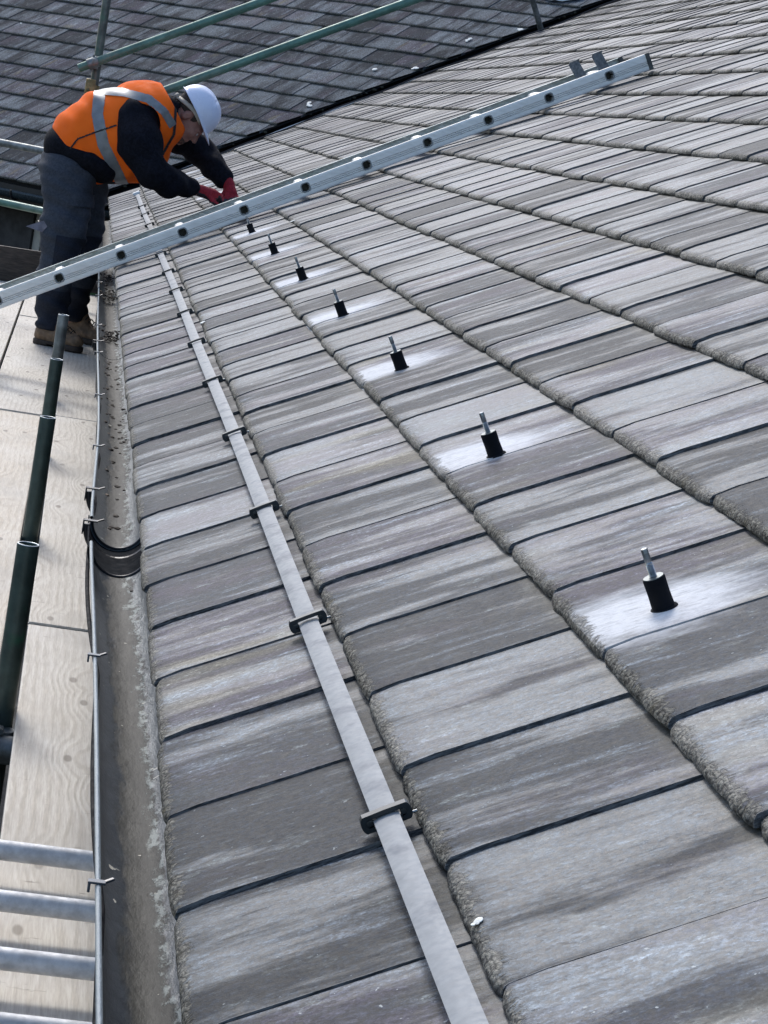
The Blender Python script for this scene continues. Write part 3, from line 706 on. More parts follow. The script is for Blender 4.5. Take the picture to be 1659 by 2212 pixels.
for u in rung_us:
    bm = bmesh.new(); rsq(bm, u, 0.0225, LV0-0.0035, LV1+0.0035, LW0+0.038, True); bm.normal_update()
    me_o = frombm('rung', bm, [M_alu, M_alud, simple('grey_rung_rim', (0.26, 0.27, 0.27), 0.5, 0.2)], lad, False)
    for p in me_o.data.polygons:
        c = p.center; vv = c.y
        if vv < LV0: p.material_index = 2
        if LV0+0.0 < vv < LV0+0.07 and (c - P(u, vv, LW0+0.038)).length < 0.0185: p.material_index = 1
for v_, ue in ((LV0, 2.40), (LV1, 2.37)):
    bm = bmesh.new(); add_box(bm, (ue+0.008, v_+(0.011 if v_ == LV0 else -0.011), LW0+LH/2), 0.020, 0.032, LH+0.004, M1, bevel=0.002); frombm('end_cap', bm, simple('grey_end_cap', (0.09, 0.09, 0.085), 0.7), lad)
for u0, tilt in ((2.12, 0.5), (2.235, 0.5)):
    bm = bmesh.new(); rows = []
    for (du, dw) in ((0.0, 0.02), (-0.006, 0.07), (-0.012, 0.10), (-0.018, 0.130), (-0.010, 0.142)):
        rows.append([bm.verts.new(P(u0+du+a, 10.66+b_, LW0+dw)) for a, b_ in ((0, 0), (0.052, 0.012))])
    for a, b_ in zip(rows, rows[1:]): bm.faces.new((a[0], a[1], b_[1], b_[0]))
    o = frombm('ridge_hook', bm, M_hook, lad); md = o.modifiers.new('s', 'SOLIDIFY'); md.thickness = 0.005

# ------------------------------------------------------------------ scaffold: boards
M_end = simple('board_end_band', (0.30, 0.30, 0.29), 0.5, 0.4)
def board(x0, x1, y0, y1, z, mat, label, dz=0.0, band=True, skew=0.0):
    root = empty('scaffold_board', ((x0+x1)/2, y0, z), label, 'board', 'scaffold boards of the platform')
    bm = bmesh.new(); add_box(bm, ((x0+x1)/2, (y0+y1)/2, z-0.019), x1-x0, y1-y0, 0.038, bevel=0.0035)
    for v in bm.verts: v.co.z += 0.003*math.sin(v.co.y*2.3+x0*40); v.co.x += skew*(v.co.y-y0)
    frombm('plank', bm, mat, root)
    if band:
        for yy in (y0-0.001, y1+0.001):
            bm = bmesh.new(); add_box(bm, ((x0+x1)/2+skew*(yy-y0), yy, z-0.019), x1-x0+0.003, 0.004, 0.037); frombm('end_band', bm, M_end, root)
    return root
rb = [(1.2, 5.66, 'pale scaffold board beside the gutter, under the lying ladder in the near left corner'), (5.672, 9.45, 'pale scaffold board beside the gutter, between the second and fourth standing tubes'),
      (9.463, 13.1, 'pale scaffold board beside the gutter on which the far boot stands'), (13.113, 15.4, 'farthest pale scaffold board beside the gutter, beyond the boots')]
for i, (a, b_, lb) in enumerate(rb): board(0.026, 0.245, a, b_, 0.0 + (0.004 if i % 2 else 0), M_wood, lb)
lb_ = [(2.6, 9.40, 'warm coloured scaffold board left of the row of standing tubes, nearest the camera', M_wood2), (9.412, 13.28, 'pale wide scaffold board under the near boot of the man', M_wood), (13.295, 15.4, 'farthest scaffold board left of the tube row behind the ladder', M_wood)]
for i, (a, b_, lb, mm) in enumerate(lb_): board(-0.255, -0.030, a, b_, 0.003*i, mm, lb)
for i, (a, b_, lb, mm) in enumerate([(6.0, 10.6, 'outer scaffold board at the left edge of the photo, nearest part', M_wood2), (10.615, 15.4, 'outer scaffold board left of the man, running under the ladder end', M_wood)]): board(-0.490, -0.268, a, b_, 0.002, mm, lb)
board(-0.725, -0.503, 7.0, 15.4, 0.0, M_wood, 'outermost scaffold board at far left, mostly hidden by the ladder')
bm = bmesh.new()
add_box(bm, (0, 0, 0), 1.15, 0.036, 0.225, Matrix.Translation((-0.30, 15.50, 0.117)) @ Matrix.Rotation(rad(12), 4, 'Z'), bevel=0.004)
tb = frombm('toe_board', bm, M_woodd); tag(tb, 'dark brown toe board on edge at the far end of the platform, behind the man', 'toe board')

# ------------------------------------------------------------------ scaffold: tubes
RT = 0.02415
lb = ['nearest standing scaffold tube, dark green, with open top beside the gutter', 'second standing scaffold tube from the camera, dark with open top', 'third standing scaffold tube, in front of the boots', 'grey top of the farthest standing tube, in front of the boots and trouser leg']
for (y, zt), l_ in zip(((4.85, 0.367), (6.80, 0.367), (8.37, 0.36), (9.96, 0.37)), lb):
    r = empty('scaffold_standard', (-0.003, y, -2.55), l_, 'scaffold tube', 'standing tubes between the boards')
    tube('tube', [(-0.003, y, -2.55), (-0.003, y, zt)], RT, M_greend if y < 9 else M_galv, r, 24, hollow=0.004)
    bm = bmesh.new(); add_tube(bm, ring(Vector((-0.003, y, zt)), Vector((1, 0, 0)), Vector((0, 1, 0)), RT-0.002, 20) + [Vector((-0.003+RT-0.002, y, zt))], 0.0018, 6); frombm('cut_rim', bm, M_bright, r, True)
def coupler(bm, c, axis_a, axis_b, off):
    add_tube(bm, [c-axis_a*0.03, c+axis_a*0.03], RT+0.007, 16); add_tube(bm, [c+off-axis_b*0.03, c+off+axis_b*0.03], RT+0.007, 16)
    add_tube(bm, [c+off*0.2-axis_b.cross(axis_a)*0.0, c+off*0.8], 0.02, 10)
    for s in (-1, 1): add_tube(bm, [c+axis_a*0.0+axis_b*(RT+0.015)*s-off*0.1, c+axis_b*(RT+0.015)*s+off*0.5], 0.008, 6)
for i, (y, l_) in enumerate(((4.76, 'ledger tube crossing under the boards beside the nearest standing tube'), (8.46, 'transom tube under the boards by the third standing tube'), (12.6, 'transom tube under the boards where the man stands'))):
    r = empty('scaffold_transom', (-0.2, y, -0.065), l_, 'scaffold tube')
    tube('tube', [(-0.9, y, -0.066), (0.40, y, -0.066)], RT, M_galv, r, 18, hollow=0.004)
    bm = bmesh.new(); coupler(bm, Vector((-0.003, y, -0.066)), Vector((1, 0, 0)), Vector((0, 0, 1)), Vector((0, 0.052 if i != 1 else -0.052, 0))); frombm('coupler', bm, M_galv, r, True).data.set_sharp_from_angle(angle=rad(40))
r = empty('scaffold_ledger', (-0.06, 1, -0.13), 'long scaffold tube in the dark gap under the boards', 'scaffold tube'); tube('tube', [(-0.055, 0.5, -0.125), (-0.055, 15, -0.125)], RT, M_greend, r, 18)

# tall standard at the corner and its coupler
pa = Vector((-0.025, 13.0, 0))
r = empty('scaffold_standard', (pa.x, pa.y, -2.55), 'tall weathered scaffold tube rising behind the back of the man', 'scaffold tube')
tube('tube', [(pa.x, pa.y, -2.55), (pa.x-0.004, pa.y, 3.4)], RT, simple('weathered_green_grey_tube', (0.10, 0.115, 0.105), 0.45, 0.45, var=0.35, scale=18, col2=(0.055, 0.13, 0.095)), r, 20)
A0 = Vector((-0.125, 12.93, 1.445)); 
r = empty('guard_rail_tube', A0, 'upper pale green scaffold tube with open lower end, clamped to the tall tube', 'scaffold tube')
tube('tube', [A0, A0 + U*3.2], RT, M_green, r, 22, hollow=0.004)
cc = A0 + U*0.085
bm = bmesh.new(); coupler(bm, cc, U, Vector((0, 0, 1)), Vector((0, 0.052, 0))); add_box(bm, (cc.x+0.01, cc.y-0.034, cc.z+0.01), 0.03, 0.02, 0.03, bevel=0.004)
frombm('coupler', bm, M_galv, r, True).data.set_sharp_from_angle(angle=rad(40))
B0 = Vector((0.02, 12.93, 1.213))
r = empty('guard_rail_tube', B0, 'lower green scaffold tube passing behind the white helmet', 'scaffold tube')
tube('tube', [B0 - U*0.12, B0 + U*3.6], RT, M_green, r, 22, hollow=0.004)
bm = bmesh.new(); add_box(bm, (pa.x-0.022, pa.y-0.035, 1.335), 0.055, 0.03, 0.13, Matrix.Identity(4), bevel=0.006); add_tube(bm, [(pa.x-0.03, pa.y-0.05, 1.33), (pa.x-0.03, pa.y-0.03, 1.36)], 0.012, 6)
add_tube(bm, [(pa.x, pa.y, 1.29), (pa.x, pa.y, 1.37)], RT+0.006, 14); frombm('coupler', bm, M_brass, r, True).data.set_sharp_from_angle(angle=rad(40))
for z0, l_ in ((0.955, 'upper horizontal scaffold tube left of the man, in front of the wing roof'), (0.62, 'lower horizontal scaffold tube just above the dark wing gutter')):
    a = Vector((0.02, 13.06, z0)); r = empty('guard_rail_tube', a, l_, 'scaffold tube'); tube('tube', [a, a + V2*2.5], RT*0.9, M_galv if z0 > 0.8 else M_green, r, 18)
# pole that stands in the valley
pb = P(0, 0, 0)*0 + Vector((3.60, 19.30, 2.43)); r = empty('scaffold_pole', pb, 'grey scaffold tube standing in the valley at the top of the photo', 'scaffold tube')
tube('tube', [pb, pb + (Vector((3.386, 19.0, 2.683))-Vector((3.558, 19.28, 2.463))).normalized()*1.6], RT, M_galv, r, 16, hollow=0.004)
# green prop behind the leg
r = empty('scaffold_prop', (0.15, 14.2, -0.2), 'green scaffold tube standing just beyond the trouser leg by the gutter', 'scaffold tube'); tube('tube', [(0.055, 14.3, -0.02), (0.135, 14.3, 0.33)], RT, M_greend, r, 16)

# white sheet on the wing roof, top edge of the photo
bm = bmesh.new(); rows = []; rng = random.Random(4)
for i in range(9):
    row = []
    for j in range(13):
        a, b_ = i/8, j/12; s = -1.20 - b_*0.38 ; u = 4.45 + a*0.5 + 0.45*abs(b_-0.45)**2
        row.append(bm.verts.new(M2 @ Vector((u, s, 0.035 + 0.02*mnoise.noise(Vector((a*4, b_*5, 1)))))))
    rows.append(row)
for a, b_ in zip(rows, rows[1:]):
    for k in range(12): bm.faces.new((a[k], a[k+1], b_[k+1], b_[k]))
o = frombm('white_sheet', bm, M_white, None, True); md = o.modifiers.new('s', 'SOLIDIFY'); md.thickness = 0.006
tag(o, 'white plastic sheet lying on the wing roof at the top edge, beside the pole', 'sheet')

# thin dark wire beside the valley and the pale wire near it
pts = [E0 + VAL*s + VN*(0.155+0.01*math.sin(s*2.1)) + Vector((0, 0, 0.062+0.006*math.sin(s*7))) for s in [x*0.1 for x in range(2, 110)]]
o = tube('wire', pts, 0.006, M_blackp, None, 6); tag(o, 'dark wire running up the slope beside the black valley', 'wire')
pts = [E0 + VAL*s + VN*(0.125+0.012*math.sin(s*3.1)) + Vector((0, 0, 0.050)) for s in [x*0.08 for x in range(3, 36)]]
o = tube('wire', pts, 0.0055, M_white, None, 6); tag(o, 'short pale wire along the lower end of the valley', 'wire')

# bird droppings / lichen flecks
M_drop = simple('bird_dropping', (0.72, 0.73, 0.68), 0.8, var=0.25, scale=200)
def splat(M, u, v, r, seed, wz, parent, stretch=1.6):
    bm = bmesh.new(); rng = random.Random(seed)
    for i in range(4):
        q = bmesh.ops.create_icosphere(bm, subdivisions=2, radius=r*rng.uniform(0.35, 0.8)); dx, dy = rng.gauss(0, r*0.6), rng.gauss(0, r*0.5*stretch)
        for x in q['verts']: x.co = Vector((x.co.x*rng.uniform(0.9, 1.1), x.co.y*stretch, x.co.z*0.18)) + Vector((dx, dy, 0))
    bmesh.ops.transform(bm, matrix=M @ Matrix.Translation((u, v, wz)), verts=bm.verts)
    o = frombm('dropping', bm, M_drop, parent, True); o['kind'] = 'stuff'
splat(M1, 0.050, 1.835, 0.0050, 1, 0.015, house, 1.5)
splat(M1, 0.048, 7.02, 0.012, 2, 0.018, house); splat(M1, 0.57, 9.5, 0.014, 3, 0.014, house)
for i, (u, v) in enumerate(((1.95, -0.54), (2.75, -0.65), (2.86, -0.98), (3.5, -1.09), (3.83, -1.40), (2.52, 1.6), (2.55, 3.1))): splat(M2, u, v, (0.026 if i < 5 else 0.014), 20+i, 0.02, wing, 1.0)

# ------------------------------------------------------------------ the man
def sdf_mesh(name, f, lo, hi, h, mat, parent, smooth=True):
    """surface nets of a numpy distance function"""
    lo = np.array(lo, float); hi = np.array(hi, float); n = np.ceil((hi-lo)/h).astype(int)+1
    ax = [lo[i] + h*np.arange(n[i]) for i in range(3)]
    X, Y, Z = np.meshgrid(*ax, indexing='ij'); F = f(X, Y, Z)
    s = F < 0
    cx = np.zeros(tuple(n-1)+(3,)); cnt = np.zeros(tuple(n-1))
    def sub(A, d): return A[d[0]:d[0]+n[0]-1, d[1]:d[1]+n[1]-1, d[2]:d[2]+n[2]-1]
    for axis in range(3):
        o1, o2 = [a for a in range(3) if a != axis]
        for a in (0, 1):
            for b in (0, 1):
                d0 = [0, 0, 0]; d0[o1] = a; d0[o2] = b; d1 = list(d0); d1[axis] = 1
                f0, f1 = sub(F, d0), sub(F, d1); m = (f0 < 0) != (f1 < 0)
                t = np.where(m, f0/np.where(m, f0-f1, 1), 0)
                p = np.zeros_like(cx); p[..., o1] = a; p[..., o2] = b; p[..., axis] = t
                cx += p*m[..., None]; cnt += m
    act = cnt > 0; idx = -np.ones(tuple(n-1), int); idx[act] = np.arange(act.sum())
    ii = np.argwhere(act); verts = lo + h*(ii + cx[act]/cnt[act][:, None])
    faces = []
    for axis in range(3):
        o1, o2 = [(1, 2), (2, 0), (0, 1)][axis]
        a = [slice(None)]*3; b = [slice(None)]*3; a[axis] = slice(0, -1); b[axis] = slice(1, None)
        ch = s[tuple(a)] != s[tuple(b)]; e = np.argwhere(ch)
        e = e[(e[:, o1] > 0) & (e[:, o2] > 0) & (e[:, o1] < n[o1]-1) & (e[:, o2] < n[o2]-1)]
        ins = s[tuple(e.T)]
        def I(d1, d2):
            q = e.copy(); q[:, o1] += d1; q[:, o2] += d2; return idx[tuple(q.T)]
        q = np.stack([I(-1, -1), I(0, -1), I(0, 0), I(-1, 0)], 1); q[~ins] = q[~ins][:, ::-1]; faces.append(q)
    faces = np.concatenate(faces)
    me = bpy.data.meshes.new(name); me.from_pydata(verts.tolist(), [], faces.tolist()); me.update()
    return link(name, me, parent, mat, smooth)
def cap(X, Y, Z, a, b, ra, rb_):
    a = np.array(a, float); b = np.array(b, float); ab = b-a
    t = np.clip(((X-a[0])*ab[0]+(Y-a[1])*ab[1]+(Z-a[2])*ab[2])/max(ab@ab, 1e-9), 0, 1)
    return np.sqrt((X-a[0]-t*ab[0])**2+(Y-a[1]-t*ab[1])**2+(Z-a[2]-t*ab[2])**2) - (ra+(rb_-ra)*t)
def ell(X, Y, Z, c, r, ax=None):
    c = np.array(c, float); D = np.stack([X-c[0], Y-c[1], Z-c[2]], -1)
    if ax is not None: D = D @ np.array(ax, float).T
    r = np.array(r, float); k0 = np.linalg.norm(D/r, axis=-1); k1 = np.linalg.norm(D/(r*r), axis=-1)
    return k0*(k0-1)/np.maximum(k1, 1e-6)
def smin(a, b, k):
    h = np.clip(0.5+0.5*(b-a)/k, 0, 1); return b*(1-h)+a*h - k*h*(1-h)
def chain(X, Y, Z, pts, k=0.03):
    d = None
    for (a, ra), (b, rb_) in zip(pts, pts[1:]):
        c = cap(X, Y, Z, a, b, ra, rb_); d = c if d is None else smin(d, c, k)
    return d
def folds(X, Y, Z, amp, fx, fy, fz, ph=0.0):
    a = np.sin(X*fx + Y*fy*0.6 + Z*fz + ph + 1.7*np.sin(Z*fz*0.31+Y*11+ph)); b = np.sin(X*fx*1.7 - Z*fz*0.8 + Y*fy + 2.1*np.sin(X*9+ph))
    return amp*(a*0.6+b*0.4)
M_skin = simple('skin', (0.29, 0.145, 0.115), 0.5, var=0.12, scale=40, bumps=0.15, col2=(0.24, 0.10, 0.085))
M_jack = simple('black_fleece', (0.006, 0.007, 0.012), 0.95, var=0.4, scale=60, bumps=0.5, spec=0.15)
M_vest = simple('orange_hi_vis', (1.0, 0.155, 0.016), 0.75, var=0.06, scale=12, bumps=0.25, spec=0.08)
M_refl = simple('grey_reflective_tape', (0.20, 0.215, 0.225), 0.38, 0.25, var=0.15, scale=25, bumps=0.2)
M_pipe = simple('dark_piping', (0.02, 0.018, 0.02), 0.8)
M_trou = simple('charcoal_work_trousers', (0.042, 0.049, 0.064), 0.85, var=0.2, scale=90, bumps=0.3, spec=0.25)
M_troud = simple('navy_black_panel', (0.016, 0.020, 0.032), 0.8, var=0.2, scale=90, bumps=0.3, spec=0.25)
M_boot = simple('tan_leather_boot', (0.165, 0.105, 0.062), 0.7, var=0.35, scale=35, bumps=0.3)
M_sole = simple('dark_brown_sole', (0.035, 0.025, 0.020), 0.8, var=0.3)
M_glove, t_, b_ = newmat('red_knit_glove'); p_ = objco(t_)
L(t_, mix(t_, ss(t_, noi(t_, p_, 120, 3), 0.3, 0.7), (0.20, 0.006, 0.015), (0.34, 0.014, 0.028)), b_.inputs['Base Color']); b_.inputs['Roughness'].default_value = 0.85
M_gdark = simple('black_latex_palm', (0.020, 0.012, 0.020), 0.6, var=0.5, scale=50)
M_helm = simple('white_helmet_shell', (0.70, 0.76, 0.92), 0.28, var=0.02, scale=5, bumps=0.0)
M_band = simple('beige_headband', (0.42, 0.38, 0.31), 0.6, var=0.15)
M_hair = simple('dark_brown_hair', (0.035, 0.026, 0.020), 0.8, var=0.5, scale=150, bumps=0.6)

man = empty('person', (-0.02, 12.2, 0.0), 'man in orange hi-vis vest and white helmet bending over the roof in red gloves', 'person')
HC = np.array((0.478, 12.15, 1.296))              # between the ears
F_ = np.array((0.586, 0, -0.81)); Uh = np.array((0.81, 0, 0.586)); Lr = np.array((0, 1, 0))
def H(f, l, u): return HC + F_*f + Lr*l + Uh*u
HAX = np.array([F_, Lr, Uh])
def f_body(X, Y, Z):
    d = ell(X, Y, Z, H(-0.005, 0, 0.045), (0.100, 0.078, 0.092), HAX)
    d = smin(d, ell(X, Y, Z, H(0.050, 0, -0.030), (0.068, 0.064, 0.085), HAX), 0.03)
    d = smin(d, ell(X, Y, Z, H(0.052, 0, -0.083), (0.060, 0.053, 0.038), HAX), 0.02)
    for s in (-1, 1):
        d = smin(d, ell(X, Y, Z, H(0.085, s*0.036, -0.022), (0.030, 0.026, 0.026), HAX), 0.015)
        d = smin(d, cap(X, Y, Z, H(0.104, 0.004*s, 0.020), H(0.094, 0.044*s, 0.016), 0.013, 0.011), 0.012)
        so = ell(X, Y, Z, H(0.128, s*0.031, -0.004), (0.022, 0.017, 0.013), HAX); d = -smin(-d, so, 0.010)
        e_ = ell(X, Y, Z, H(-0.006, s*0.080, -0.004), (0.020, 0.009, 0.032), HAX); e_ = -smin(-e_, ell(X, Y, Z, H(-0.001, s*0.090, 0.0), (0.011, 0.009, 0.020), HAX), 0.004); d = smin(d, e_, 0.006)
    d = smin(d, cap(X, Y, Z, H(0.112, 0, 0.008), H(0.136, 0, -0.030), 0.008, 0.012), 0.010)
    for s in (-1, 1): d = smin(d, cap(X, Y, Z, H(0.124, s*0.010, -0.035), H(0.120, s*0.012, -0.036), 0.008, 0.007), 0.006)
    d = smin(d, cap(X, Y, Z, H(0.110, -0.018, -0.062), H(0.110, 0.018, -0.062), 0.009, 0.009), 0.008)
    d = smin(d, cap(X, Y, Z, H(0.107, -0.015, -0.076), H(0.107, 0.015, -0.076), 0.009, 0.009), 0.006)
    d = smin(d, ell(X, Y, Z, H(0.094, 0, -0.103), (0.024, 0.026, 0.018), HAX), 0.015)
    d = smin(d, cap(X, Y, Z, H(-0.02, 0, -0.03), (0.35, 12.15, 1.285), 0.062, 0.070), 0.03)
    # torso, limbs under the clothes
    d = smin(d, chain(X, Y, Z, [((0.35, 12.15, 1.285), 0.07), ((0.27, 12.15, 1.24), 0.13), ((0.05, 12.15, 1.10), 0.135), ((-0.08, 12.15, 0.95), 0.125)]), 0.04)
    d = smin(d, chain(X, Y, Z, [((0.25, 11.98, 1.22), 0.06), ((0.33, 11.88, 0.98), 0.042), ((0.56, 12.065, 0.928), 0.028), ((0.61, 12.085, 0.922), 0.026)]), 0.02)
    d = smin(d, chain(X, Y, Z, [((0.33, 12.33, 1.25), 0.06), ((0.585, 12.48, 1.13), 0.042), ((0.735, 12.36, 1.00), 0.028), ((0.75, 12.345, 0.985), 0.026)]), 0.02)
    d = smin(d, chain(X, Y, Z, [((-0.09, 12.05, 0.90), 0.09), ((-0.07, 11.99, 0.55), 0.06), ((-0.07, 11.98, 0.12), 0.04)]), 0.03)
    d = smin(d, chain(X, Y, Z, [((-0.02, 12.27, 0.90), 0.09), ((0.03, 12.34, 0.55), 0.06), ((0.035, 12.42, 0.12), 0.04)]), 0.03)
    return d
body = sdf_mesh('body', f_body, (-0.26, 11.80, 0.05), (0.82, 12.56, 1.46), 0.0085, M_skin, man)
for s in (-1, 1):
    bm = bmesh.new(); bmesh.ops.create_uvsphere(bm, u_segments=12, v_segments=8, radius=0.0115); bmesh.ops.translate(bm, vec=H(0.101, s*0.031, -0.004), verts=bm.verts)
    frombm('eye', bm, simple('eye_white', (0.5, 0.48, 0.46), 0.3), body, True)
def f_hair(X, Y, Z):
    d = ell(X, Y, Z, H(-0.008, 0, 0.045), (0.107, 0.084, 0.098), HAX)
    D = np.stack([X-HC[0], Y-HC[1], Z-HC[2]], -1); ff = D@F_; uu = D@Uh
    d = np.maximum(d, -(uu + 0.050 - 0.55*np.maximum(ff+0.02, 0))); d = np.maximum(d, (ff-0.045)); d = np.maximum(d, -(ell(X, Y, Z, H(0.0, -0.085, -0.004), (0.024, 0.03, 0.036), HAX)))
    return d + 0.0015*np.sin(X*500)*np.sin(Z*430)
sdf_mesh('hair', f_hair, (0.36, 12.04, 1.22), (0.62, 12.26, 1.44), 0.005, M_hair, man)
def f_beard(X, Y, Z):
    d = ell(X, Y, Z, H(0.056, 0, -0.088), (0.064, 0.057, 0.041), HAX); D = np.stack([X-HC[0], Y-HC[1], Z-HC[2]], -1); return np.maximum(d, (D@Uh)+0.062)
sdf_mesh('beard', f_beard, (0.36, 12.07, 1.10), (0.56, 12.23, 1.30), 0.005, simple('stubble', (0.11, 0.065, 0.05), 0.9, var=0.6, scale=160, bumps=0.5), man)
# helmet
bm = bmesh.new(); NA, NR = 48, 14; rows = []
for j in range(NR+1):
    ph = math.pi/2*j/NR; row = []
    for i in range(NA):
        a = 2*math.pi*i/NA; ca, sa = math.cos(a), math.sin(a)
        rr = math.cos(ph)**0.85; hgt = math.sin(ph)
        f = -0.004 + 0.134*ca*rr; l = 0.110*sa*rr; u = 0.052 + 0.118*hgt
        rdg = 0.007*math.exp(-(sa*rr/0.14)**2)*(hgt**0.3) - 0.0035*math.exp(-((abs(sa)*rr-0.55)/0.07)**2)*(hgt**0.5)*(1 if ca > -0.4 else 0) - 0.003*math.exp(-((ca*rr-0.05)/0.05)**2)
        row.append(bm.verts.new(H(f, l, u + rdg)))
    rows.append(row)
for a, b_ in zip(rows, rows[1:]):
    for k in range(NA): bm.faces.new((a[k], a[(k+1) % NA], b_[(k+1) % NA], b_[k]))
prev = rows[0]
for st in range(1, 5):
    row = []
    for i in range(NA):
        a = 2*math.pi*i/NA; ca, sa = math.cos(a), math.sin(a); s = st/4
        brim = 0.006 + 0.052*max(0, ca)**1.6
        f = -0.004 + ca*(0.134 + brim*s); l = sa*(0.110 + 0.006*s + 0.010*max(0, ca)*s*0); u = 0.052 - 0.004*s - 0.016*s*max(0, ca)**1.2
        row.append(bm.verts.new(H(f, l, u)))
    for k in range(NA): bm.faces.new((row[k], row[(k+1) % NA], prev[(k+1) % NA], prev[k]))
    prev = row
bmesh.ops.remove_doubles(bm, verts=bm.verts, dist=0.0005); bmesh.ops.recalc_face_normals(bm, faces=bm.faces)
helm = frombm('helmet', bm, M_helm, man, True); md = helm.modifiers.new('s', 'SOLIDIFY'); md.thickness = 0.003; md.offset = -1
bm = bmesh.new(); prev = None
for i in range(33):
    a = math.pi*0.30 + math.pi*1.4*i/32; ca, sa = math.cos(a), math.sin(a); dip = 0.045*max(0, -ca)**1.2
    q = [H(0.0+0.108*ca*m_, 0.088*sa*m_, 0.040-dip+h_) for h_, m_ in ((0.014, 1.02), (-0.010, 1.05))]
    r_ = [bm.verts.new(x) for x in q]
    if prev: bm.faces.new((prev[0], prev[1], r_[1], r_[0]))
    prev = r_
bnd = frombm('headband', bm, M_band, helm, True); md = bnd.modifiers.new('s', 'SOLIDIFY'); md.thickness = 0.004
bm = bmesh.new(); bmesh.ops.create_uvsphere(bm, u_segments=14, v_segments=8, radius=0.020); bmesh.ops.scale(bm, vec=(0.7, 1.2, 1.0), verts=bm.verts); bmesh.ops.translate(bm, vec=H(-0.113, 0, -0.006), verts=bm.verts); frombm('adjuster_knob', bm, M_band, bnd, True)
pts = [H(0.02+0.10*math.cos(a)*0.9, -0.105-0.003, 0.075+0.035*math.sin(a)) for a in [math.pi*k/12 for k in range(1, 12)]]
# jacket
def f_torso(X, Y, Z, g):
    ax = np.array([(0.87, 0, 0.49), (0, 1, 0), (-0.49, 0, 0.87)])
    d = ell(X, Y, Z, (0.135, 12.15, 1.150), (0.345+g, 0.225+g, 0.215+g), ax)
    d = smin(d, ell(X, Y, Z, (0.285, 12.15, 1.265), (0.155+g, 0.215+g, 0.135+g), ax), 0.06)
    return smin(d, ell(X, Y, Z, (0.17, 12.15, 1.05), (0.20+g, 0.20+g, 0.13+g)), 0.08)
def f_jack(X, Y, Z):
    d = f_torso(X, Y, Z, -0.02)
    d = smin(d, ell(X, Y, Z, (-0.065, 12.15, 1.025), (0.178, 0.200, 0.140)), 0.05)
    d = smin(d, ell(X, Y, Z, (0.000, 12.15, 0.995), (0.205, 0.262, 0.100), [(0.917, 0, -0.40), (0, 1, 0), (0.40, 0, 0.917)]), 0.03)
    d = smin(d, chain(X, Y, Z, [((0.30, 12.15, 1.24), 0.13), ((0.395, 12.15, 1.285), 0.098)]), 0.03)
    aR = chain(X, Y, Z, [((0.205, 12.00, 1.225), 0.112), ((0.245, 11.92, 1.12), 0.108), ((0.330, 11.880, 0.985), 0.078), ((0.43, 11.95, 0.945), 0.070), ((0.548, 12.055, 0.932), 0.050)], 0.05)
    aL = chain(X, Y, Z, [((0.34, 12.32, 1.25), 0.10), ((0.46, 12.42, 1.185), 0.088), ((0.590, 12.485, 1.115), 0.074), ((0.665, 12.42, 1.055), 0.062), ((0.728, 12.365, 1.000), 0.054)], 0.04)
    d = smin(smin(d, aR, 0.04), aL, 0.03)
    # opening at the neck
    d = np.maximum(d, -cap(X, Y, Z, (0.395, 12.15, 1.29), (0.60, 12.15, 1.34), 0.086, 0.10))
    return d + folds(X, Y, Z, 0.0055, 31, 27, 44) 
sdf_mesh('fleece', f_jack, (-0.28, 11.72, 0.82), (0.84, 12.62, 1.46), 0.010, M_jack, man)
# vest: torso shell, open at the hem, the armholes and the neck
def f_vest(X, Y, Z):
    o_ = smin(f_torso(X, Y, Z, 0.020), ell(X, Y, Z, (-0.035, 12.15, 1.085), (0.172, 0.262, 0.135), [(0.70, 0, -0.71), (0, 1, 0), (0.71, 0, 0.70)]), 0.05) + folds(X, Y, Z, 0.013, 15, 9, 21, 1.0) + folds(X, Y, Z, 0.006, 37, 23, -33, 2.0)
    d = np.maximum(o_, -(o_+0.016))
    d = np.maximum(d, -0.68*X-0.73*Z+0.674)                  # hem
    d = np.maximum(d, 0.80*(X-0.418)+0.60*(Z-1.300))         # neck side
    armR = chain(X, Y, Z, [((0.225, 11.80, 1.23), 0.112), ((0.235, 12.00, 1.20), 0.104)]); armL = chain(X, Y, Z, [((0.32, 12.50, 1.25), 0.112), ((0.30, 12.3, 1.23), 0.10)])
    return np.maximum(np.maximum(d, -armR), -armL)
vest = sdf_mesh('hi_vis_vest', f_vest, (-0.30, 11.84, 0.84), (0.50, 12.46, 1.48), 0.0065, M_vest, man)
def split_parts(bm, name, mat, parent, keep=14):
    bm.faces.ensure_lookup_table(); seen = set(); out = []
    for f in bm.faces:
        if f.index in seen: continue
        st = [f]; isl = []; seen.add(f.index)
        while st:
            g_ = st.pop(); isl.append(g_)
            for e in g_.edges:
                for h_ in e.link_faces:
                    if h_.index not in seen: seen.add(h_.index); st.append(h_)
        if len(isl) < keep: continue
        b3 = bmesh.new(); mp = {}
        for g_ in isl:
            vs_ = []
            for v in g_.verts:
                if v.index not in mp: mp[v.index] = b3.verts.new(v.co)
                vs_.append(mp[v.index])
            try: b3.faces.new(vs_)
            except Exception: pass
        o = frombm(name, b3, mat, parent, True); out.append(o)
    bm.free(); return out
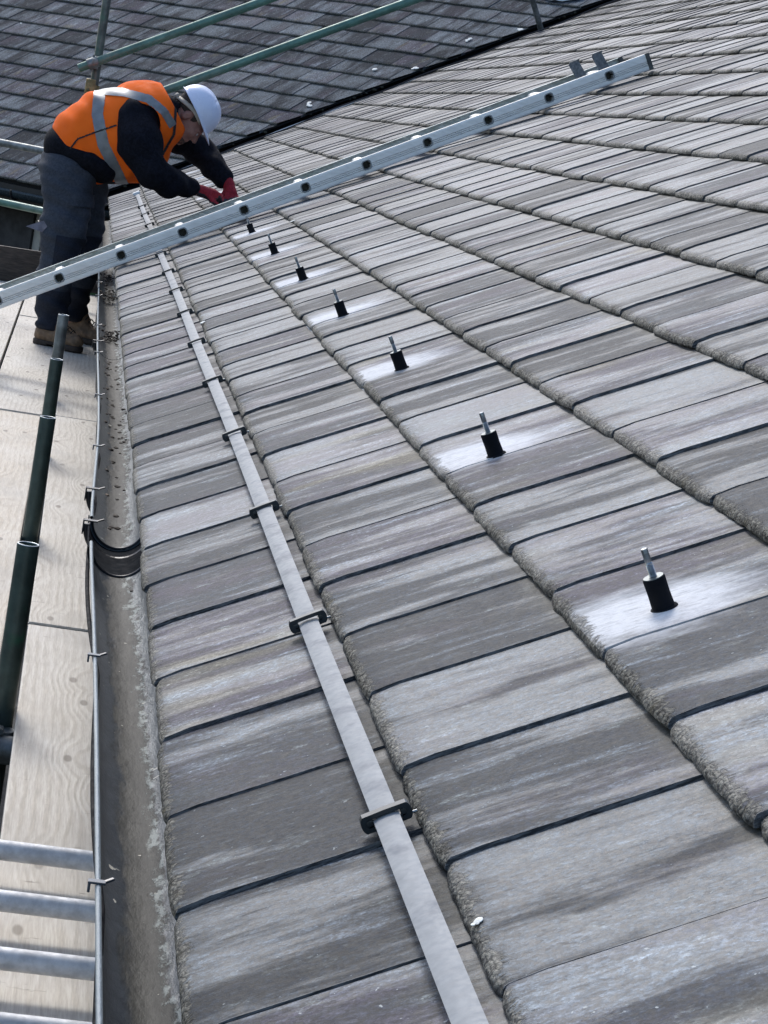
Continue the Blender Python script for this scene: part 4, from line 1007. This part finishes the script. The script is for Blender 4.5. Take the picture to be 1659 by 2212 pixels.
def strips(src, segs, off, name, mat, parent):
    """bands of cloth cut from a garment surface by plane pairs in the x-z view, lifted slightly off it"""
    out = bmesh.new()
    for (a, b_, hw) in segs:
        b2 = bmesh.new(); b2.from_mesh(src.data)
        A = Vector((a[0], 0, a[1])); B = Vector((b_[0], 0, b_[1])); d = (B-A).normalized(); pn = Vector((-d.z, 0, d.x))
        for co, no in ((A+pn*hw, pn), (A-pn*hw, -pn), (A-d*0.004, -d), (B+d*0.004, d)):
            bmesh.ops.bisect_plane(b2, geom=b2.verts[:]+b2.edges[:]+b2.faces[:], plane_co=co, plane_no=no, clear_outer=True)
        b2.normal_update()
        C0 = Vector((0.15, 12.15, 1.14)); kill = [f for f in b2.faces if f.normal.dot(f.calc_center_median()-C0) < 0.0]
        bmesh.ops.delete(b2, geom=kill, context='FACES'); b2.normal_update()
        for v in b2.verts: v.co += v.normal*off
        me = bpy.data.meshes.new('tmp'); b2.to_mesh(me); b2.free(); out.from_mesh(me); bpy.data.meshes.remove(me)
    bmesh.ops.remove_doubles(out, verts=out.verts, dist=0.004); out.verts.index_update(); out.faces.index_update()
    return split_parts(out, name, mat, parent)
def pl(pts, hw): return [(a, b_, hw) for a, b_ in zip(pts, pts[1:])]
strips(vest, pl([(0.005, 1.395), (0.015, 1.22), (0.065, 1.08), (0.145, 0.965), (0.21, 0.87)], 0.030), 0.0028, 'reflective_tape', M_refl, vest)
strips(vest, pl([(0.02, 1.345), (0.13, 1.355), (0.26, 1.345), (0.345, 1.295), (0.40, 1.235)], 0.021), 0.0040, 'reflective_tape', M_refl, vest)
strips(vest, pl([(-0.08, 0.90), (-0.10, 1.02), (-0.065, 1.085), (0.02, 1.135), (0.115, 1.185)], 0.0045), 0.0052, 'piping', M_pipe, vest)
strips(vest, pl([(0.375, 1.08), (0.415, 1.19), (0.40, 1.36)], 0.007), 0.003, 'piping', M_pipe, vest)
# trousers
def f_trou(X, Y, Z):
    d = ell(X, Y, Z, (-0.075, 12.15, 0.935), (0.172, 0.195, 0.135))
    R_ = chain(X, Y, Z, [((-0.085, 12.05, 0.89), 0.142), ((-0.068, 11.99, 0.62), 0.112), ((-0.075, 11.98, 0.33), 0.088), ((-0.068, 11.98, 0.15), 0.080)], 0.05)
    L_ = chain(X, Y, Z, [((-0.01, 12.26, 0.89), 0.138), ((0.025, 12.33, 0.62), 0.104), ((0.040, 12.38, 0.33), 0.084), ((0.036, 12.41, 0.175), 0.076)], 0.05)
    d = smin(smin(d, R_, 0.03), L_, 0.03)
    lowf = np.clip((0.45-Z)/0.3, 0, 1)
    d = d + folds(X, Y, Z, 0.008, 15, 17, 34, 0.4) + lowf*0.007*np.sin(Z*60+X*14+2*np.sin(Y*20)) + 0.003*np.sin(Z*95+X*31+Y*12)
    return np.maximum(d, 0.088-Z)
tr = sdf_mesh('trousers', f_trou, (-0.29, 11.84, 0.05), (0.19, 12.56, 1.10), 0.0085, M_trou, man)
def panel(src, name, mat, x0, x1, z0, z1, off, nearside=True, parent=None, yw=None):
    b2 = bmesh.new(); b2.from_mesh(src.data)
    for co, no in (((x0, 0, 0), (-1, 0, 0)), ((x1, 0, 0), (1, 0, 0)), ((0, 0, z0), (0, 0, -1)), ((0, 0, z1), (0, 0, 1))):
        bmesh.ops.bisect_plane(b2, geom=b2.verts[:]+b2.edges[:]+b2.faces[:], plane_co=co, plane_no=no, clear_outer=True)
    if yw: bmesh.ops.bisect_plane(b2, geom=b2.verts[:]+b2.edges[:]+b2.faces[:], plane_co=(0, yw, 0), plane_no=(0, 1, 0), clear_outer=True)
    b2.normal_update()
    for v in b2.verts: v.co += v.normal*off
    b2.verts.index_update(); b2.faces.index_update()
    return split_parts(b2, name, mat, parent or src)
panel(tr, 'knee_panel', M_troud, -0.10, 0.30, 0.36, 0.585, 0.003)
panel(tr, 'pocket_flap', M_trou, -0.06, 0.055, 0.745, 0.815, 0.013, yw=12.08)
panel(tr, 'hem_panel', M_troud, -0.25, 0.25, 0.09, 0.30, 0.002)
bm = bmesh.new(); qs = [(-0.185, 11.93, 0.640), (-0.262, 11.94, 0.600), (-0.175, 11.915, 0.585), (-0.125, 11.895, 0.665)]
f = bm.faces.new([bm.verts.new(q) for q in qs]); o = frombm('pocket_flap', bm, simple('pale_grey_flap', (0.16, 0.15, 0.18), 0.8), tr); md = o.modifiers.new('s', 'SOLIDIFY'); md.thickness = 0.006
# boots
def boot(nm, heel, toe, ank, seedp):
    heel, toe, ank = np.array(heel), np.array(toe), np.array(ank)
    dr = (toe-heel); dr[2] = 0; ln = np.linalg.norm(dr); dr /= ln
    lat = np.array((-dr[1], dr[0], 0))
    def fb(X, Y, Z):
        d = chain(X, Y, Z, [(tuple(heel+(0, 0, 0.060)), 0.043), (tuple(heel+dr*ln*0.55+(0, 0, 0.060)), 0.045), (tuple(toe+(0, 0, 0.052)), 0.043)], 0.02)
        d = smin(d, chain(X, Y, Z, [(tuple(heel+dr*0.03+(0, 0, 0.07)), 0.046), (tuple(ank), 0.052)], 0.03), 0.03)
        d = smin(d, cap(X, Y, Z, tuple(heel+dr*0.07+(0, 0, 0.13)), tuple(heel+dr*ln*0.62+(0, 0, 0.082)), 0.040, 0.030), 0.02)
        return np.maximum(np.maximum(d, 0.024-Z), Z-ank[2]-0.02) + 0.0015*np.sin(X*90+Z*120)
    lo = np.minimum(heel, toe)-0.07; hi = np.maximum(heel, toe)+0.07
    o = sdf_mesh('boot', fb, (lo[0], lo[1], 0.0), (hi[0], hi[1], 0.24), 0.006, M_boot, man)
    def fs(X, Y, Z):
        q = np.minimum(cap(X, Y, Z*0, (heel[0], heel[1], 0), (*(heel+dr*ln*0.5)[:2], 0), 0.044, 0.044), cap(X, Y, Z*0, (*(heel+dr*ln*0.5)[:2], 0), (toe[0], toe[1], 0), 0.044, 0.047))
        arch = np.abs(((X-heel[0])*dr[0]+(Y-heel[1])*dr[1]) - 0.075) < 0.022
        return np.maximum(np.maximum(q, Z-0.034), np.where(arch, 0.014, 0.003)-Z)
    sdf_mesh('sole', fs, (lo[0], lo[1], -0.01), (hi[0], hi[1], 0.06), 0.006, M_sole, o)
    bm = bmesh.new()
    for k in range(5):
        c = heel + dr*(0.085+0.022*k) + np.array((0, 0, 0.155-0.012*k)); add_tube(bm, [Vector(c-lat*0.028+(0, 0, -0.012)), Vector(c+(0, 0, 0.004)), Vector(c+lat*0.028+(0, 0, -0.012))], 0.0032, 6)
    frombm('laces', bm, M_sole, o, True)
boot('r', (-0.098, 11.985, 0), (0.075, 11.90, 0), (-0.075, 11.98, 0.17), 1)
boot('l', (0.035, 12.45, 0), (0.195, 12.36, 0), (0.045, 12.42, 0.18), 2)
# gloves: palm, four fingers and thumb, curled on the bolt
def glove(palm, fingers, thumb, cuff, lo, hi, parent):
    def fg(X, Y, Z):
        d = chain(X, Y, Z, palm, 0.02)
        for fn in fingers: d = smin(d, chain(X, Y, Z, fn, 0.004), 0.007)
        d = smin(d, chain(X, Y, Z, thumb, 0.004), 0.009)
        return smin(d, chain(X, Y, Z, cuff, 0.01), 0.01)
    o = sdf_mesh('glove', fg, lo, hi, 0.0036, [M_glove, M_gdark], parent)
    tips = [Vector(f[-1][0]) for f in fingers] + [Vector(thumb[-1][0])]
    me = o.data
    for p in me.polygons:
        dmin = min((p.center-t_).length for t_ in tips)
        if dmin < 0.030 or p.normal.z < -0.35: p.material_index = 1
    return o
bz = P(0.402, 12.234, 0.05)       # the bolt being tightened
glove([((0.612, 12.088, 0.922), 0.030), ((0.668, 12.118, 0.912), 0.034)],
      [[((0.672, 12.095, 0.928), 0.0125), ((0.706, 12.120, 0.918), 0.0115), ((0.722, 12.155, 0.893), 0.0105), ((0.716, 12.180, 0.877), 0.0095)],
       [((0.682, 12.118, 0.922), 0.0125), ((0.716, 12.146, 0.910), 0.0115), ((0.728, 12.180, 0.888), 0.0105), ((0.720, 12.200, 0.872), 0.0095)],
       [((0.682, 12.136, 0.912), 0.0120), ((0.712, 12.166, 0.898), 0.0110), ((0.718, 12.196, 0.880), 0.0100), ((0.706, 12.212, 0.868), 0.009)],
       [((0.670, 12.150, 0.902), 0.0110), ((0.694, 12.180, 0.890), 0.0100), ((0.698, 12.204, 0.876), 0.0090), ((0.688, 12.214, 0.866), 0.0085)]],
      [((0.640, 12.080, 0.905), 0.0150), ((0.668, 12.085, 0.882), 0.0130), ((0.698, 12.120, 0.868), 0.0115), ((0.712, 12.150, 0.864), 0.010)],
      [((0.585, 12.072, 0.926), 0.031), ((0.612, 12.088, 0.922), 0.030)], (0.53, 12.0, 0.82), (0.78, 12.28, 0.99), man)
glove([((0.757, 12.338, 0.975), 0.030), ((0.775, 12.315, 0.928), 0.036)],
      [[((0.760, 12.290, 0.925), 0.0130), ((0.752, 12.268, 0.900), 0.0120), ((0.742, 12.252, 0.880), 0.0110), ((0.738, 12.245, 0.868), 0.0095)],
       [((0.778, 12.288, 0.920), 0.0130), ((0.778, 12.264, 0.898), 0.0120), ((0.768, 12.246, 0.884), 0.0110), ((0.758, 12.238, 0.874), 0.0095)],
       [((0.796, 12.296, 0.916), 0.0125), ((0.802, 12.272, 0.902), 0.0115), ((0.796, 12.252, 0.892), 0.0105), ((0.784, 12.242, 0.884), 0.0095)],
       [((0.808, 12.312, 0.918), 0.0110), ((0.820, 12.294, 0.908), 0.0105), ((0.820, 12.274, 0.900), 0.0095), ((0.812, 12.262, 0.894), 0.009)]],
      [((0.748, 12.325, 0.935), 0.0150), ((0.730, 12.300, 0.905), 0.0130), ((0.726, 12.272, 0.884), 0.0115), ((0.728, 12.256, 0.870), 0.010)],
      [((0.738, 12.352, 1.003), 0.033), ((0.757, 12.338, 0.975), 0.031)], (0.66, 12.18, 0.83), (0.88, 12.44, 1.05), man)

# ------------------------------------------------------------------ ladder lying on the boards, bottom left
l2 = empty('ladder', (0.1, 3.0, 0.02), 'aluminium ladder lying on the boards in the near left corner, four rungs showing', 'ladder')
for x in (-0.16, 0.262):
    bm = bmesh.new(); add_box(bm, (x, 2.3, 0.052), 0.028, 3.0, 0.062, bevel=0.003); frombm('stile', bm, M_alur, l2)
for k in range(9):
    y = 3.755 - 0.245*k; tube('rung', [(-0.16, y, 0.055), (0.262, y, 0.055)], 0.0175, M_alur, l2, 24)
